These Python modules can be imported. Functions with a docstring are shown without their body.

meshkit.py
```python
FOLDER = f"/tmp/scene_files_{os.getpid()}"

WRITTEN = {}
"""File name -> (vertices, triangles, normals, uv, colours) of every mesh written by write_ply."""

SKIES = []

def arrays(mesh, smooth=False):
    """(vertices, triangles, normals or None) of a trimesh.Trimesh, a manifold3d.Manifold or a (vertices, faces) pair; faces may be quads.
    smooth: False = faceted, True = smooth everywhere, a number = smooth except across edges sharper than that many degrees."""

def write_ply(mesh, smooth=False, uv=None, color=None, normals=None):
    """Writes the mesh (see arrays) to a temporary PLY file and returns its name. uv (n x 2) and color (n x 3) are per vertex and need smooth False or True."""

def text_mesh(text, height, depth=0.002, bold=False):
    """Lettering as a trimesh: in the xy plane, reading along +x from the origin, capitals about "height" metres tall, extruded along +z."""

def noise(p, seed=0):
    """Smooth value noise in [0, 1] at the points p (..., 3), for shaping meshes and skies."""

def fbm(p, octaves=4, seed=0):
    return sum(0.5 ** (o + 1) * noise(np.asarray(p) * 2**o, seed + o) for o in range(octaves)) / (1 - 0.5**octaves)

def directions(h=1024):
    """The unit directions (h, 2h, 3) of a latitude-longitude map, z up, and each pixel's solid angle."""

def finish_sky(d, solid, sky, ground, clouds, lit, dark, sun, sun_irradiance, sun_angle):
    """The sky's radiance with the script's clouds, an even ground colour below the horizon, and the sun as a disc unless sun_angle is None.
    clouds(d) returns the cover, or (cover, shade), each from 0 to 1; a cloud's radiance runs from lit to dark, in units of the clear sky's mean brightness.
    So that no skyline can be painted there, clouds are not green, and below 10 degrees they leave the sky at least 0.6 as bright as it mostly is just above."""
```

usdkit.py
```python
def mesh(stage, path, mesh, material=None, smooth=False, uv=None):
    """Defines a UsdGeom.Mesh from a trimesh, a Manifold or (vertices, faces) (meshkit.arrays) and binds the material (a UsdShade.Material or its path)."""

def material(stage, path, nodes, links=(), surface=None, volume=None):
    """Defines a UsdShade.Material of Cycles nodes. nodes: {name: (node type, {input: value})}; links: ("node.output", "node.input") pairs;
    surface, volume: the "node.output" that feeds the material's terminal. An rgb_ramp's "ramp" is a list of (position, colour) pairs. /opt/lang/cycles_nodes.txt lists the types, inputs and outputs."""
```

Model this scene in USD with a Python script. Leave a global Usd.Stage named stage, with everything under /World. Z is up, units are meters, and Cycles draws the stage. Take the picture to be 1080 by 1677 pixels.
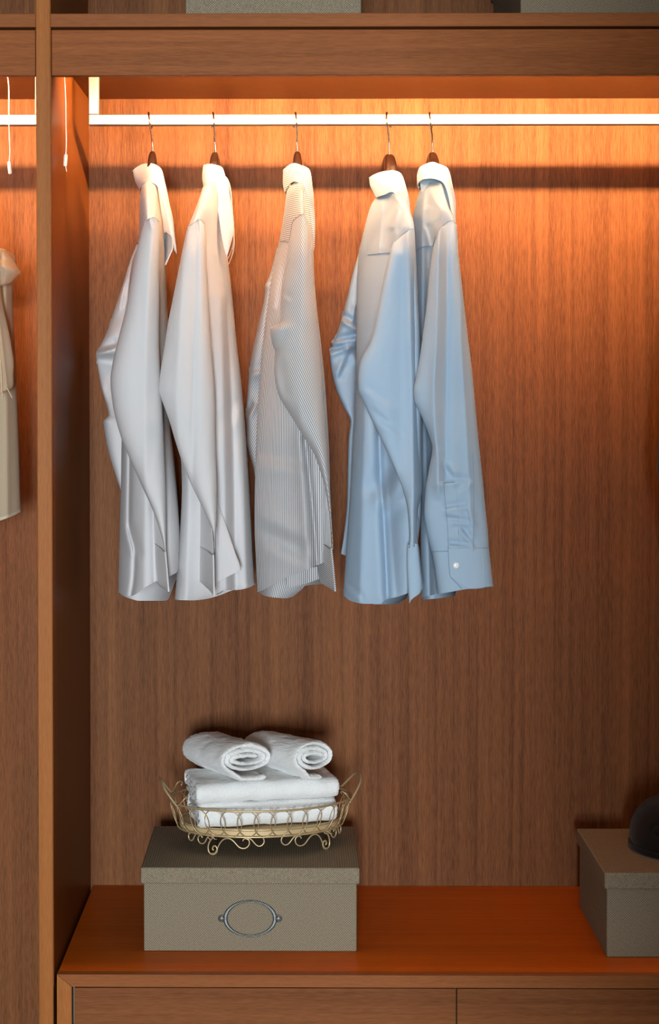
import math, random
import numpy as np, trimesh, manifold3d as m3
from scipy.interpolate import PchipInterpolator
from shapely.geometry import Polygon
from pxr import Usd, UsdGeom, UsdLux, Sdf, Gf, UsdShade
import usdkit, meshkit

stage = Usd.Stage.CreateInMemory()
UsdGeom.SetStageUpAxis(stage, 'Z'); UsdGeom.SetStageMetersPerUnit(stage, 1.0)
UsdGeom.Xform.Define(stage, '/World'); UsdGeom.Scope.Define(stage, '/World/Looks')
random.seed(7); np.random.seed(7)

# ------------------------------------------------------------------ camera
W, H, F = 1080.0, 1677.0, 2960.0           # picture size and focal length in pixels
PPX, PPY = 462.0, 703.0                    # principal point (the picture is shifted)
YAW, PITCH = math.radians(0.5), math.radians(1.41)
CAM = np.array([0.0, -3.1, 1.46])          # wardrobe front is y = 0, floor is z = 0
FWD = np.array([-math.sin(YAW) * math.cos(PITCH), math.cos(YAW) * math.cos(PITCH), -math.sin(PITCH)])
RIGHT = np.cross(FWD, [0, 0, 1]); RIGHT /= np.linalg.norm(RIGHT)
UP = np.cross(RIGHT, FWD)
cam = UsdGeom.Camera.Define(stage, '/World/camera')
cam.CreateHorizontalApertureAttr(36.0)
cam.CreateFocalLengthAttr(F / W * 36.0)
cam.CreateHorizontalApertureOffsetAttr((W / 2 - PPX) / W * 36.0)
cam.CreateVerticalApertureOffsetAttr(-(H / 2 - PPY) / W * 36.0)
cam.CreateClippingRangeAttr(Gf.Vec2f(0.05, 200.0))
B = -FWD
cam.AddTransformOp().Set(Gf.Matrix4d(*RIGHT, 0, *UP, 0, *B, 0, *CAM, 1))
cam.CreateExposureAttr(0.0)

# ------------------------------------------------------------------ light
AMB = 0.075
dome = UsdLux.DomeLight.Define(stage, '/World/room_light')
dome.CreateColorAttr(Gf.Vec3f(1.0, 0.90, 0.78)); dome.CreateIntensityAttr(AMB)
win = UsdLux.RectLight.Define(stage, '/World/room_window_light')      # daylit window of the next room, seen through the doorway behind the camera
win.CreateWidthAttr(0.9); win.CreateHeightAttr(1.5)
win.CreateColorAttr(Gf.Vec3f(0.86, 0.95, 1.0)); win.CreateIntensityAttr(146.0)
wp, wt = np.array([-0.20, -8.3, 1.30]), np.array([0.0, 0.3, 1.2])
wz = wp - wt; wz /= np.linalg.norm(wz); wx = np.cross([0, 0, 1], wz); wx /= np.linalg.norm(wx); wy = np.cross(wz, wx)
win.AddTransformOp().Set(Gf.Matrix4d(*wx, 0, *wy, 0, *wz, 0, *wp, 1))
LAMP_COL, LAMP_POW = (1.0, 0.605, 0.29), 690.0

# ------------------------------------------------------------------ helpers
def at(px, py, y):
    """World point(s) on the plane at depth y that the picture's pixel looks at."""
    px, py, y = np.broadcast_arrays(np.asarray(px, float), np.asarray(py, float), np.asarray(y, float))
    d = FWD + RIGHT * ((px - PPX) / F)[..., None] + UP * ((PPY - py) / F)[..., None]
    t = (y - CAM[1]) / d[..., 1]
    return CAM + d * t[..., None]
def X(px, y=0.0, py=800): return float(at(px, py, y)[0])
def Z(py, y=0.0, px=488): return float(at(px, py, y)[2])

used = {}
def numbered(parent, name):
    k = used.get((parent, name), -1) + 1; used[(parent, name)] = k
    return name if k == 0 else f'{name}_{k:03d}'
def tag(p, label=None, cat=None, group=None, kind=None):
    for k, v in (('label', label), ('category', cat), ('group', group), ('kind', kind)):
        if v: p.SetCustomDataByKey(k, v)
    return p
ORG = {}
def thing(name, label, cat, loc=(0, 0, 0), group=None, rotz=0.0):
    path = '/World/' + numbered('/World', name)
    x = UsdGeom.Xform.Define(stage, path); x.AddTranslateOp().Set(Gf.Vec3d(*map(float, loc)))
    if rotz: x.AddRotateZOp().Set(math.degrees(rotz))
    ORG[path] = (np.array(loc, float), rotz)
    tag(x.GetPrim(), label, cat, group)
    return path
def part(parent, name, mesh, mat, smooth=False, uv=None, label=None, world=True):
    """One Mesh under parent. Meshes come in world coordinates unless world=False (then local to the thing)."""
    path = parent + '/' + numbered(parent, name)
    v, f, n = None, None, None
    if isinstance(mesh, trimesh.Trimesh): v, f = np.array(mesh.vertices), np.array(mesh.faces)
    else: v, f = np.asarray(mesh[0], float), np.asarray(mesh[1])
    if f.shape[1] == 4: f = np.vstack([f[:, [0, 1, 2]], f[:, [0, 2, 3]]])
    root = parent
    while root not in ORG and root.count('/') > 2: root = root.rsplit('/', 1)[0]
    if world and root in ORG:
        o, r = ORG[root]; v = v - o
        if r:
            c, s = math.cos(-r), math.sin(-r); v = v @ np.array([[c, s, 0], [-s, c, 0], [0, 0, 1]])
    m = usdkit.mesh(stage, path, (v, f), MAT[mat], smooth=smooth, uv=uv)
    m.CreateDoubleSidedAttr(True)
    if label: m.GetPrim().SetCustomDataByKey('label', label)
    return path
def cbox(x0, x1, y0, y1, z0, z1, c=0.0015):
    """Box with chamfered edges."""
    pts = []
    for sx, ax in ((1, x0), (-1, x1)):
        for sy, ay in ((1, y0), (-1, y1)):
            for sz, az in ((1, z0), (-1, z1)):
                pts += [(ax + sx * c, ay + sy * c, az), (ax + sx * c, ay, az + sz * c), (ax, ay + sy * c, az + sz * c)]
    return trimesh.convex.convex_hull(np.array(pts))
def rbox(x0, x1, y0, y1, z0, z1, r, n=6):
    """Box with rounded edges."""
    s = m3.Manifold.sphere(r, n * 4)
    h = m3.Manifold.batch_hull([s.translate((x, y, z)) for x in (x0 + r, x1 - r) for y in (y0 + r, y1 - r) for z in (z0 + r, z1 - r)])
    g = h.to_mesh(); return trimesh.Trimesh(g.vert_properties[:, :3], g.tri_verts)
def tube(path, r, n=8, closed=False, taper=None):
    p = np.asarray(path, float); k = len(p)
    if closed: t = np.roll(p, -1, 0) - np.roll(p, 1, 0)
    else: t = np.gradient(p, axis=0)
    t /= np.linalg.norm(t, axis=1, keepdims=True) + 1e-12
    u = np.cross(t[0], [0, 0, 1.0]);
    if np.linalg.norm(u) < 1e-3: u = np.cross(t[0], [1.0, 0, 0])
    u /= np.linalg.norm(u); us = []
    for i in range(k):
        u = u - t[i] * (u @ t[i]); u /= np.linalg.norm(u) + 1e-12; us.append(u)
    us = np.array(us); ws = np.cross(t, us)
    a = np.linspace(0, 2 * np.pi, n, endpoint=False)
    rr = np.full(k, r) if np.ndim(r) == 0 else np.asarray(r)
    v = p[:, None] + rr[:, None, None] * (us[:, None] * np.cos(a)[None, :, None] + ws[:, None] * np.sin(a)[None, :, None])
    v = v.reshape(-1, 3); f = []
    for i in range(k if closed else k - 1):
        i2 = (i + 1) % k
        for j in range(n):
            j2 = (j + 1) % n
            f += [(i * n + j, i * n + j2, i2 * n + j2), (i * n + j, i2 * n + j2, i2 * n + j)]
    if not closed:
        v = np.vstack([v, p[:1], p[-1:]]); c0, c1 = len(v) - 2, len(v) - 1
        for j in range(n):
            j2 = (j + 1) % n
            f += [(c0, j2, j), (c1, (k - 1) * n + j, (k - 1) * n + j2)]
    return trimesh.Trimesh(v, np.array(f), process=False)
def spline(pts, n=60, closed=False):
    p = np.asarray(pts, float)
    if closed: p = np.vstack([p[-2:], p, p[:3]])
    d = np.r_[0, np.cumsum(np.linalg.norm(np.diff(p, axis=0), axis=1) ** 0.5)]
    from scipy.interpolate import CubicSpline
    cs = CubicSpline(d, p)
    if closed: return cs(np.linspace(d[2], d[-3], n, endpoint=False))
    return cs(np.linspace(0, d[-1], n))
def joined(*m): return trimesh.util.concatenate(list(m))
def lathe(profile, c, n=64):
    """Surface of revolution about the vertical through c."""
    p = np.asarray(profile, float); a = np.linspace(0, 2 * np.pi, n, endpoint=False); k = len(p)
    v = np.stack([p[:, 0, None] * np.cos(a), p[:, 0, None] * np.sin(a), np.repeat(p[:, 1, None], n, 1)], -1).reshape(-1, 3) + np.asarray(c)
    i, j = np.meshgrid(np.arange(k - 1), np.arange(n), indexing='ij'); j2 = (j + 1) % n
    f = np.stack([i * n + j, i * n + j2, (i + 1) * n + j2, (i + 1) * n + j], -1).reshape(-1, 4)
    return trimesh.Trimesh(v, np.vstack([f[:, :3], f[:, [0, 2, 3]]]), process=False)
def extr(poly, y0, y1):
    """Polygon given in (x, z), extruded from depth y0 to y1."""
    m = trimesh.creation.extrude_polygon(poly, y1 - y0, engine='earcut'); v = np.array(m.vertices)
    return trimesh.Trimesh(np.c_[v[:, 0], y0 + v[:, 2], v[:, 1]], m.faces[:, ::-1])
def pl(table):
    """Monotone curve through (key, value) pairs, constant outside."""
    if np.ndim(table) == 0: return lambda x: np.full(np.shape(x), float(table))
    t = np.array(sorted(table), float)
    if len(t) == 1: return lambda x: np.full(np.shape(x), t[0, 1])
    g = PchipInterpolator(t[:, 0], t[:, 1]); a, b = t[0, 0], t[-1, 0]
    return lambda x: g(np.clip(x, a, b))
def grid_faces(nv, nu, closed):
    i, j = np.meshgrid(np.arange(nv - 1), np.arange(nu if closed else nu - 1), indexing='ij'); j2 = (j + 1) % nu
    return np.stack([i * nu + j, (i + 1) * nu + j, (i + 1) * nu + j2, i * nu + j2], -1).reshape(-1, 4)
def vnormals(v, f):
    n = np.zeros_like(v); c = np.cross(v[f[:, 1]] - v[f[:, 0]], v[f[:, 2]] - v[f[:, 0]]) + np.cross(v[f[:, 2]] - v[f[:, 0]], v[f[:, 3]] - v[f[:, 0]])
    for k in range(4): np.add.at(n, f[:, k], c)
    return n / (np.linalg.norm(n, axis=1, keepdims=True) + 1e-15)
def solid(v, nv, nu, closed, t):
    """Gives a cloth grid its thickness t (inwards)."""
    f = grid_faces(nv, nu, closed); n = vnormals(v, f); N = len(v)
    vi = v - n * t; fs = [f, f[:, ::-1] + N]
    nj = nu if closed else nu - 1
    j = np.arange(nj); j2 = (j + 1) % nu
    for base, flip in ((0, False), ((nv - 1) * nu, True)):
        q = np.stack([base + j, base + j2, base + j2 + N, base + j + N], -1); fs.append(q[:, ::-1] if flip else q)
    if not closed:
        i = np.arange(nv - 1)
        for col, flip in ((0, True), (nu - 1, False)):
            q = np.stack([i * nu + col, (i + 1) * nu + col, (i + 1) * nu + col + N, i * nu + col + N], -1); fs.append(q[:, ::-1] if not flip else q)
    f = np.vstack(fs)
    return np.vstack([v, vi]), np.vstack([f[:, :3], f[:, [0, 2, 3]]])

class Cloth:
    """A hanging tube of cloth. Its two side outlines L and R, its top and bottom edge on the near (top, bot) and on the far side (topb, botb),
    the depth of its two sides (yl, yr) and how far it swells towards the room (bulge) and to the back (back) are curves down the cloth."""
    def __init__(s, L, R, top, bot, yl, yr=None, bulge=0.03, back=0.03, topb=None, botb=None, p=2.2, creases=(), dents=(), wob=0.0006, seed=0, ns=64, nt=130, t=0.0007, sk=0.5):
        s.L, s.R, s.top, s.bot = pl(L), pl(R), pl(top), pl(bot)
        s.topb, s.botb = pl(topb if topb is not None else top), pl(botb if botb is not None else bot)
        s.yl = pl(yl); s.yr = pl(yr if yr is not None else yl); s.bulge, s.back = pl(bulge), pl(back)
        s.p, s.creases, s.dents, s.wob, s.seed, s.ns, s.nt, s.t = p, [(pl(c[0]),) + tuple(c[1:]) for c in creases], dents, wob, seed, ns, nt, t
    def shape(s, q): return (1 - np.abs(2 * q - 1) ** s.p).clip(0) ** (1 / s.p)
    def front(s, px, py, plain=False):
        L, R = s.L(py), s.R(py); q = ((px - L) / np.maximum(R - L, 1e-3)).clip(0, 1)
        e = s.shape(q)
        y = s.yl(py) + (s.yr(py) - s.yl(py)) * q - s.bulge(py) * e
        if plain: return y
        for (c, w, a, *win) in s.creases:                 # ridge (a > 0) or groove (a < 0) running down the cloth
            d = (px - c(py)) / w; k = np.exp(-np.abs(d) ** 1.5)
            if win: k = k * np.clip((py - win[0]) / 25, 0, 1) * np.clip((win[1] - py) / 25, 0, 1)
            y = y - a * k * np.minimum(1, e * 1.6)
        for (x0, y0, x1, y1, w, a) in s.dents:             # short crease between two points
            ab = np.array([x1 - x0, y1 - y0], float); tt = (((px - x0) * ab[0] + (py - y0) * ab[1]) / (ab @ ab))
            tc = tt.clip(0, 1); d = ((px - x0) * ab[1] - (py - y0) * ab[0]) / np.hypot(*ab)
            far = np.hypot(px - x0 - ab[0] * tc, py - y0 - ab[1] * tc)
            y = y - a * (-(d / w)) * np.exp(-(far / w) ** 2 / 2) * 1.6
        if s.wob:
            P = np.stack([px / 22.0, py / 140.0, np.full(np.shape(px), s.seed * 7.3)], -1)
            P2 = np.stack([px / 9.0 + py / 60.0, py / 45.0, np.full(np.shape(px), s.seed * 3.1 + 5)], -1)
            y = y + ((meshkit.noise(P, s.seed) - .5) * 4 + (meshkit.noise(P2, s.seed + 9) - .5) * 1.1) * s.wob * np.minimum(1, e * 1.5)
        return y
    def mesh(s):
        q = (1 - np.cos(np.linspace(0, np.pi, s.ns))) / 2
        T = np.linspace(0, 1, s.nt)[:, None]
        py = s.top(q)[None] + (s.bot(q) - s.top(q))[None] * T
        px = s.L(py) + (s.R(py) - s.L(py)) * q[None]
        yf = s.front(px, py)
        qb = q[::-1][1:-1]
        pyb = s.topb(qb)[None] + (s.botb(qb) - s.topb(qb))[None] * T
        pxb = s.L(pyb) + (s.R(pyb) - s.L(pyb)) * qb[None]
        yb = s.yl(pyb) + (s.yr(pyb) - s.yl(pyb)) * qb[None] + s.back(pyb) * s.shape(qb)[None]; yb0 = yb
        if s.wob: yb = yb + (meshkit.noise(np.stack([pxb / 22, pyb / 120, np.full(pxb.shape, s.seed + 40.)], -1)) - .5) * 3 * s.wob
        v = at(np.hstack([px, pxb]), np.hstack([py, pyb]), np.hstack([yf, yb])).reshape(-1, 3)
        g = at(np.hstack([px, pxb]), np.hstack([py, pyb]), np.hstack([s.front(px, py, True), yb0])); step = np.linalg.norm(np.diff(g[:, :, :2], axis=1), axis=2); u = np.hstack([np.zeros((s.nt, 1)), np.cumsum(step, 1)])
        c = int(s.ns * .45); s.arc = np.tile((u - u[:, c:c + 1] + g[:, c, 0][:, None]).ravel(), 2)        # run of the cloth around the tube, for its stripes
        return solid(v, s.nt, 2 * s.ns - 2, True, s.t)
    def patch(s, L, R, top, bot, off, t=0.0012, ns=50, nt=60):
        """A second layer of cloth lying on the near side."""
        L, R, top, bot = pl(L), pl(R), pl(top), pl(bot); q = np.linspace(0, 1, ns)
        py = top(q)[None] + (bot(q) - top(q))[None] * np.linspace(0, 1, nt)[:, None]
        px = L(py) + (R(py) - L(py)) * q[None]
        v = at(px, py, s.front(px, py) - off).reshape(-1, 3)
        return solid(v, nt, ns, False, t)
def strip(cols, n=110, m=22, puff=0.003, inner=0.012, t=0.001):
    """A turned-down collar. cols: per station (top fold px, py, y, fall edge px, py, y)."""
    c = np.array(cols, float); A, Bm = at(c[:, 0], c[:, 1], c[:, 2]), at(c[:, 3], c[:, 4], c[:, 5])
    ctr = A.mean(0); out = (A - ctr); out[:, 2] = 0; out /= np.linalg.norm(out, axis=1, keepdims=True) + 1e-9
    d = np.r_[0, np.cumsum(np.linalg.norm(np.diff((A + Bm) / 2, axis=0), axis=1) + 1e-4)]
    mid = (A + Bm) / 2 + out * puff
    stand = A - out * 0.004 + (Bm - A) * 0.75 - out * inner * 0.3
    rows = [PchipInterpolator(d, r)(np.linspace(0, d[-1], n)) for r in (Bm, mid, A, A * .5 + stand * .5 - 0, stand)]
    g = PchipInterpolator([0, 1, 2, 2.6, 3.6], np.array(rows))(np.r_[np.linspace(0, 1.8, m), np.linspace(1.86, 2.2, 9), np.linspace(2.3, 3.6, 9)])
    v = g.reshape(-1, 3)
    return solid(v, g.shape[0], n, False, t)
def band(center, normal, ends, half, axis, origin, U, V, fuzz=0.0012, seed=0):
    """Thick terry cloth: a 2-D centre line (in U, V) with thickness, drawn out along axis, with rounded ends."""
    k = len(center); na = len(ends)
    rr = []
    for a, h in ends:
        ring = np.vstack([center + normal * (half * h)[:, None], (center - normal * (half * h)[:, None])[::-1]])
        rr.append(origin + axis * a + ring[:, :1] * U + ring[:, 1:] * V)
    v = np.array(rr); nu = v.shape[1]; f = grid_faces(na, nu, True); v = v.reshape(-1, 3)
    caps = []
    for b, flip in ((0, 0), ((na - 1) * nu, 1)):
        j = np.arange(k - 1); q = np.stack([b + j, b + j + 1, b + 2 * k - 2 - j, b + 2 * k - 1 - j], -1); caps.append(q[:, ::-1] if flip else q)
    f = np.vstack([f] + caps); n = vnormals(v, f)
    if np.sum(n * (v - v.mean(0))) < 0: f = f[:, ::-1]; n = -n
    v = v + n * (((meshkit.noise(v * 260, seed) - .5) * 2 * fuzz) + (meshkit.noise(v * 45, seed + 3) - .5) * 2 * fuzz * 1.6)[:, None]
    return v, np.vstack([f[:, :3], f[:, [0, 2, 3]]])
def resample(p, n):
    d = np.r_[0, np.cumsum(np.linalg.norm(np.diff(p, axis=0), axis=1))]; s = np.linspace(0, d[-1], n)
    q = np.stack([np.interp(s, d, p[:, k]) for k in range(2)], -1); t = np.gradient(q, axis=0); t /= np.linalg.norm(t, axis=1, keepdims=True)
    return q, np.c_[-t[:, 1], t[:, 0]]

# ------------------------------------------------------------------ materials
MAT = {}
def mat(name, nodes, links, surface='p.BSDF'):
    MAT[name] = usdkit.material(stage, '/World/Looks/' + name, nodes, links, surface)
def wood(name, along, dark, light, rough=0.42, fine=1.0, seed=0.0, coat=0.0, spec=0.07):
    """Straight-grained veneer, the grain running along x or z."""
    g = {'z': (620, 620, 38), 'x': (38, 620, 620), 'y': (620, 38, 620)}[along]
    l = {'z': (26, 26, 0.5), 'x': (0.6, 26, 26), 'y': (26, .5, 26)}[along]
    w = {'z': (95, 95, 1.1), 'x': (1.6, 95, 95), 'y': (95, 1.2, 95)}[along]
    mix3 = [0.5 * (a + b) for a, b in zip(dark, light)]
    mat(name, {
        'g': ('geometry', {}),
        'm1': ('mapping', {'scale': [v * fine for v in g], 'location': (seed, seed, seed)}), 'n1': ('noise_texture', {'scale': 1.0, 'detail': 4.0, 'roughness': 0.65}),
        'm2': ('mapping', {'scale': l, 'location': (seed + 3, seed, seed)}), 'n2': ('noise_texture', {'scale': 1.0, 'detail': 3.0}),
        'm3': ('mapping', {'scale': w, 'location': (seed, seed + 8, seed)}), 'n3': ('noise_texture', {'scale': 1.0, 'detail': 3.0, 'roughness': 0.6}),
        'a1': ('math', {'math_type': 'multiply', 'value2': 0.45}), 'a2': ('math', {'math_type': 'multiply_add', 'value2': 0.27}), 'a3': ('math', {'math_type': 'multiply_add', 'value2': 0.28}),
        'r': ('rgb_ramp', {'ramp': [(0.0, dark), (0.36, dark), (0.5, mix3), (0.64, light), (1.0, light)]}),
        'b': ('bump', {'strength': 0.25, 'distance': 0.0006}),
        'p': ('principled_bsdf', {'roughness': rough, 'specular_ior_level': spec, 'coat_weight': coat, 'coat_roughness': 0.3})},
        [('g.position', 'm1.vector'), ('g.position', 'm2.vector'), ('g.position', 'm3.vector'), ('m1.vector', 'n1.vector'), ('m2.vector', 'n2.vector'), ('m3.vector', 'n3.vector'),
         ('n1.fac', 'a1.value1'), ('n2.fac', 'a2.value1'), ('a1.value', 'a2.value3'), ('n3.fac', 'a3.value1'), ('a2.value', 'a3.value3'), ('a3.value', 'r.fac'),
         ('r.color', 'p.base_color'), ('n1.fac', 'b.height'), ('b.normal', 'p.normal')])
wood('veneer_upright', 'z', (0.096, 0.033, 0.0128), (0.262, 0.101, 0.038), 0.5)
wood('veneer_level', 'x', (0.135, 0.044, 0.014), (0.26, 0.09, 0.031), 0.42, seed=4)
wood('veneer_pelmet', 'x', (0.175, 0.052, 0.014), (0.335, 0.106, 0.031), 0.42, seed=4)
wood('veneer_edge', 'x', (0.20, 0.064, 0.019), (0.33, 0.110, 0.036), 0.40, seed=9)
wood('veneer_edge_upright', 'z', (0.25, 0.082, 0.020), (0.41, 0.145, 0.040), 0.40, seed=2)
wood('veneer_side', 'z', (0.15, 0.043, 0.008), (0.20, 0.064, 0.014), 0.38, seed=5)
wood('bench_wood', 'x', (0.44, 0.078, 0.003), (0.59, 0.126, 0.007), 0.36, seed=6, spec=0.07)
wood('hanger_wood', 'y', (0.010, 0.004, 0.002), (0.030, 0.009, 0.004), 0.3, seed=1, coat=0.4)
def plain(name, col, rough=0.5, metal=0.0, **kw):
    mat(name, {'p': ('principled_bsdf', {'base_color': col, 'roughness': rough, 'metallic': metal, **kw})}, [])
plain('brushed_steel', (0.36, 0.345, 0.33), 0.55, 1.0)
plain('chrome', (0.75, 0.70, 0.65), 0.12, 1.0)
plain('cord_white', (0.82, 0.80, 0.76), 0.6)
plain('lamp_housing', (0.8, 0.8, 0.8), 0.5)
plain('dark_metal', (0.10, 0.095, 0.085), 0.35, 1.0)
plain('ring_metal', (0.20, 0.225, 0.23), 0.45, 0.6)
plain('gold_wire', (0.60, 0.45, 0.25), 0.4, 0.55)
plain('tray_gold', (0.58, 0.42, 0.22), 0.5, 0.2)
plain('button_pearl', (0.80, 0.80, 0.80), 0.25)
plain('paper_edge', (0.30, 0.27, 0.22), 0.8)
mat('lamp_tube', {'e': ('emission', {'color': LAMP_COL, 'strength': LAMP_POW})}, [], 'e.emission')
def cloth(name, col, trans=0.22, rough=0.85, weave=1.0, clear=0.0):
    nodes = {'g': ('geometry', {}), 'n': ('noise_texture', {'scale': 900.0, 'detail': 2.0}), 'b': ('bump', {'strength': 0.12 * weave, 'distance': 0.0006}),
        'n2': ('noise_texture', {'scale': 60.0, 'detail': 4.0}), 'b2': ('bump', {'strength': 0.22 * weave, 'distance': 0.003}),
        'p': ('principled_bsdf', {'base_color': col, 'roughness': rough, 'specular_ior_level': 0.05, 'sheen_weight': 0.1}),
        't': ('translucent_bsdf', {'color': col}), 'm': ('mix_closure', {'fac': trans})}
    links = [('g.position', 'n.vector'), ('g.position', 'n2.vector'), ('n.fac', 'b.height'), ('b.normal', 'b2.normal'), ('n2.fac', 'b2.height'), ('b2.normal', 'p.normal'), ('p.BSDF', 'm.closure1'), ('t.BSDF', 'm.closure2')]
    end = 'm.closure'
    if clear:
        nodes['c'] = ('transparent_bsdf', {}); nodes['k'] = ('mix_closure', {'fac': clear}); links += [('m.closure', 'k.closure1'), ('c.BSDF', 'k.closure2')]; end = 'k.closure'
    mat(name, nodes, links, end)
cloth('cotton_white', (0.77, 0.755, 0.765)); cloth('cotton_blue', (0.45, 0.585, 0.725))
cloth('cotton_cream', (0.66, 0.58, 0.44)); cloth('chiffon', (0.70, 0.60, 0.45), 0.35, clear=0.35)
cloth('wool_black', (0.012, 0.011, 0.013), 0.0); cloth('felt_black', (0.014, 0.010, 0.010), 0.0, rough=0.6)
def striped(name, white, grey):
    mat(name, {'u': ('uvmap', {'attribute': 'st'}), 's': ('separate_xyz', {}), 'f': ('math', {'math_type': 'fraction'}), 'r': ('rgb_ramp', {'ramp': [(0, white), (0.50, white), (0.60, grey), (0.88, grey), (0.98, white)]}),
        'p': ('principled_bsdf', {'roughness': 0.85, 'specular_ior_level': 0.15, 'sheen_weight': 0.15}), 't': ('translucent_bsdf', {}), 'm': ('mix_closure', {'fac': 0.2})},
        [('u.UV', 's.vector'), ('s.x', 'f.value1'), ('f.value', 'r.fac'), ('r.color', 'p.base_color'), ('r.color', 't.color'), ('p.BSDF', 'm.closure1'), ('t.BSDF', 'm.closure2')], 'm.closure')
striped('cotton_striped', (0.75, 0.735, 0.735), (0.26, 0.26, 0.30))
def terry():
    mat('terry', {'g': ('geometry', {}), 'n': ('noise_texture', {'scale': 420.0, 'detail': 3.0}), 'b': ('bump', {'strength': 0.7, 'distance': 0.003}),
        'p': ('principled_bsdf', {'base_color': (0.86, 0.86, 0.85), 'roughness': 0.95, 'specular_ior_level': 0.1, 'sheen_weight': 0.4})},
        [('g.position', 'n.vector'), ('n.fac', 'b.height'), ('b.normal', 'p.normal')])
terry()
def burlap(name, a, b):
    """Coarse plain weave."""
    nodes = {'g': ('geometry', {}), 's': ('separate_xyz', {}),
        'hx': ('math', {'math_type': 'add'}), 'kx': ('math', {'math_type': 'multiply', 'value2': 1430.0}), 'kz': ('math', {'math_type': 'multiply', 'value2': 1430.0}), 'zy': ('math', {'math_type': 'add'}),
        'sx': ('math', {'math_type': 'sine'}), 'sz': ('math', {'math_type': 'sine'}), 'mm': ('math', {'math_type': 'multiply'}), 'h': ('math', {'math_type': 'multiply_add', 'value2': 0.5, 'value3': 0.5}),
        'n': ('noise_texture', {'scale': 500.0, 'detail': 3.0}), 'q': ('math', {'math_type': 'multiply_add', 'value2': 0.55}), 'n5': ('math', {'math_type': 'multiply_add', 'value2': 0.9, 'value3': -0.22}),
        'r': ('rgb_ramp', {'ramp': [(0, a), (1, b)]}), 'b': ('bump', {'strength': 0.5, 'distance': 0.0012}),
        'p': ('principled_bsdf', {'roughness': 0.9, 'specular_ior_level': 0.1})}
    links = [('g.position', 's.vector'), ('s.x', 'hx.value1'), ('s.y', 'hx.value2'), ('s.z', 'zy.value1'), ('s.y', 'zy.value2'), ('hx.value', 'kx.value1'), ('zy.value', 'kz.value1'), ('kx.value', 'sx.value1'), ('kz.value', 'sz.value1'),
        ('sx.value', 'mm.value1'), ('sz.value', 'mm.value2'), ('mm.value', 'h.value1'), ('g.position', 'n.vector'), ('n.fac', 'n5.value1'), ('h.value', 'q.value1'), ('n5.value', 'q.value3'), ('q.value', 'r.fac'), ('r.color', 'p.base_color'), ('q.value', 'b.height'), ('b.normal', 'p.normal')]
    mat(name, nodes, links)
burlap('burlap', (0.075, 0.056, 0.034), (0.40, 0.33, 0.235))
plain('wall_paint', (0.45, 0.40, 0.34), 0.8)
plain('floor_grey', (0.32, 0.26, 0.21), 0.6)

# ------------------------------------------------------------------ the built-in wardrobe
D = 0.56                                                 # inside depth
DL, DR = X(61), X(85)                                    # the divider between the two bays
XL, XR = -1.40, 0.965                                    # far ends of the bays (out of the frame)
ZT = 1.46 + 0.98                                         # top of the upper shelves
zs1, zs0 = Z(21.5), Z(43.5)                              # upper shelf edge
zf1, zf0 = Z(47.5), Z(122.5)                             # pelmet board
zc = Z(162, D)                                           # underside of the bay's ceiling
zb = Z(1597)                                             # bench top
zb0 = Z(1617)
fl = trimesh.creation.box([6, 5.2, 0.02]); fl.apply_translation((0, -1.9, -0.01))
def struct(name, mesh, m):
    p = part('/World', name, mesh, m); stage.GetPrimAtPath(p).SetCustomDataByKey('kind', 'structure'); return p
struct('floor', fl, 'floor_grey')
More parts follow.
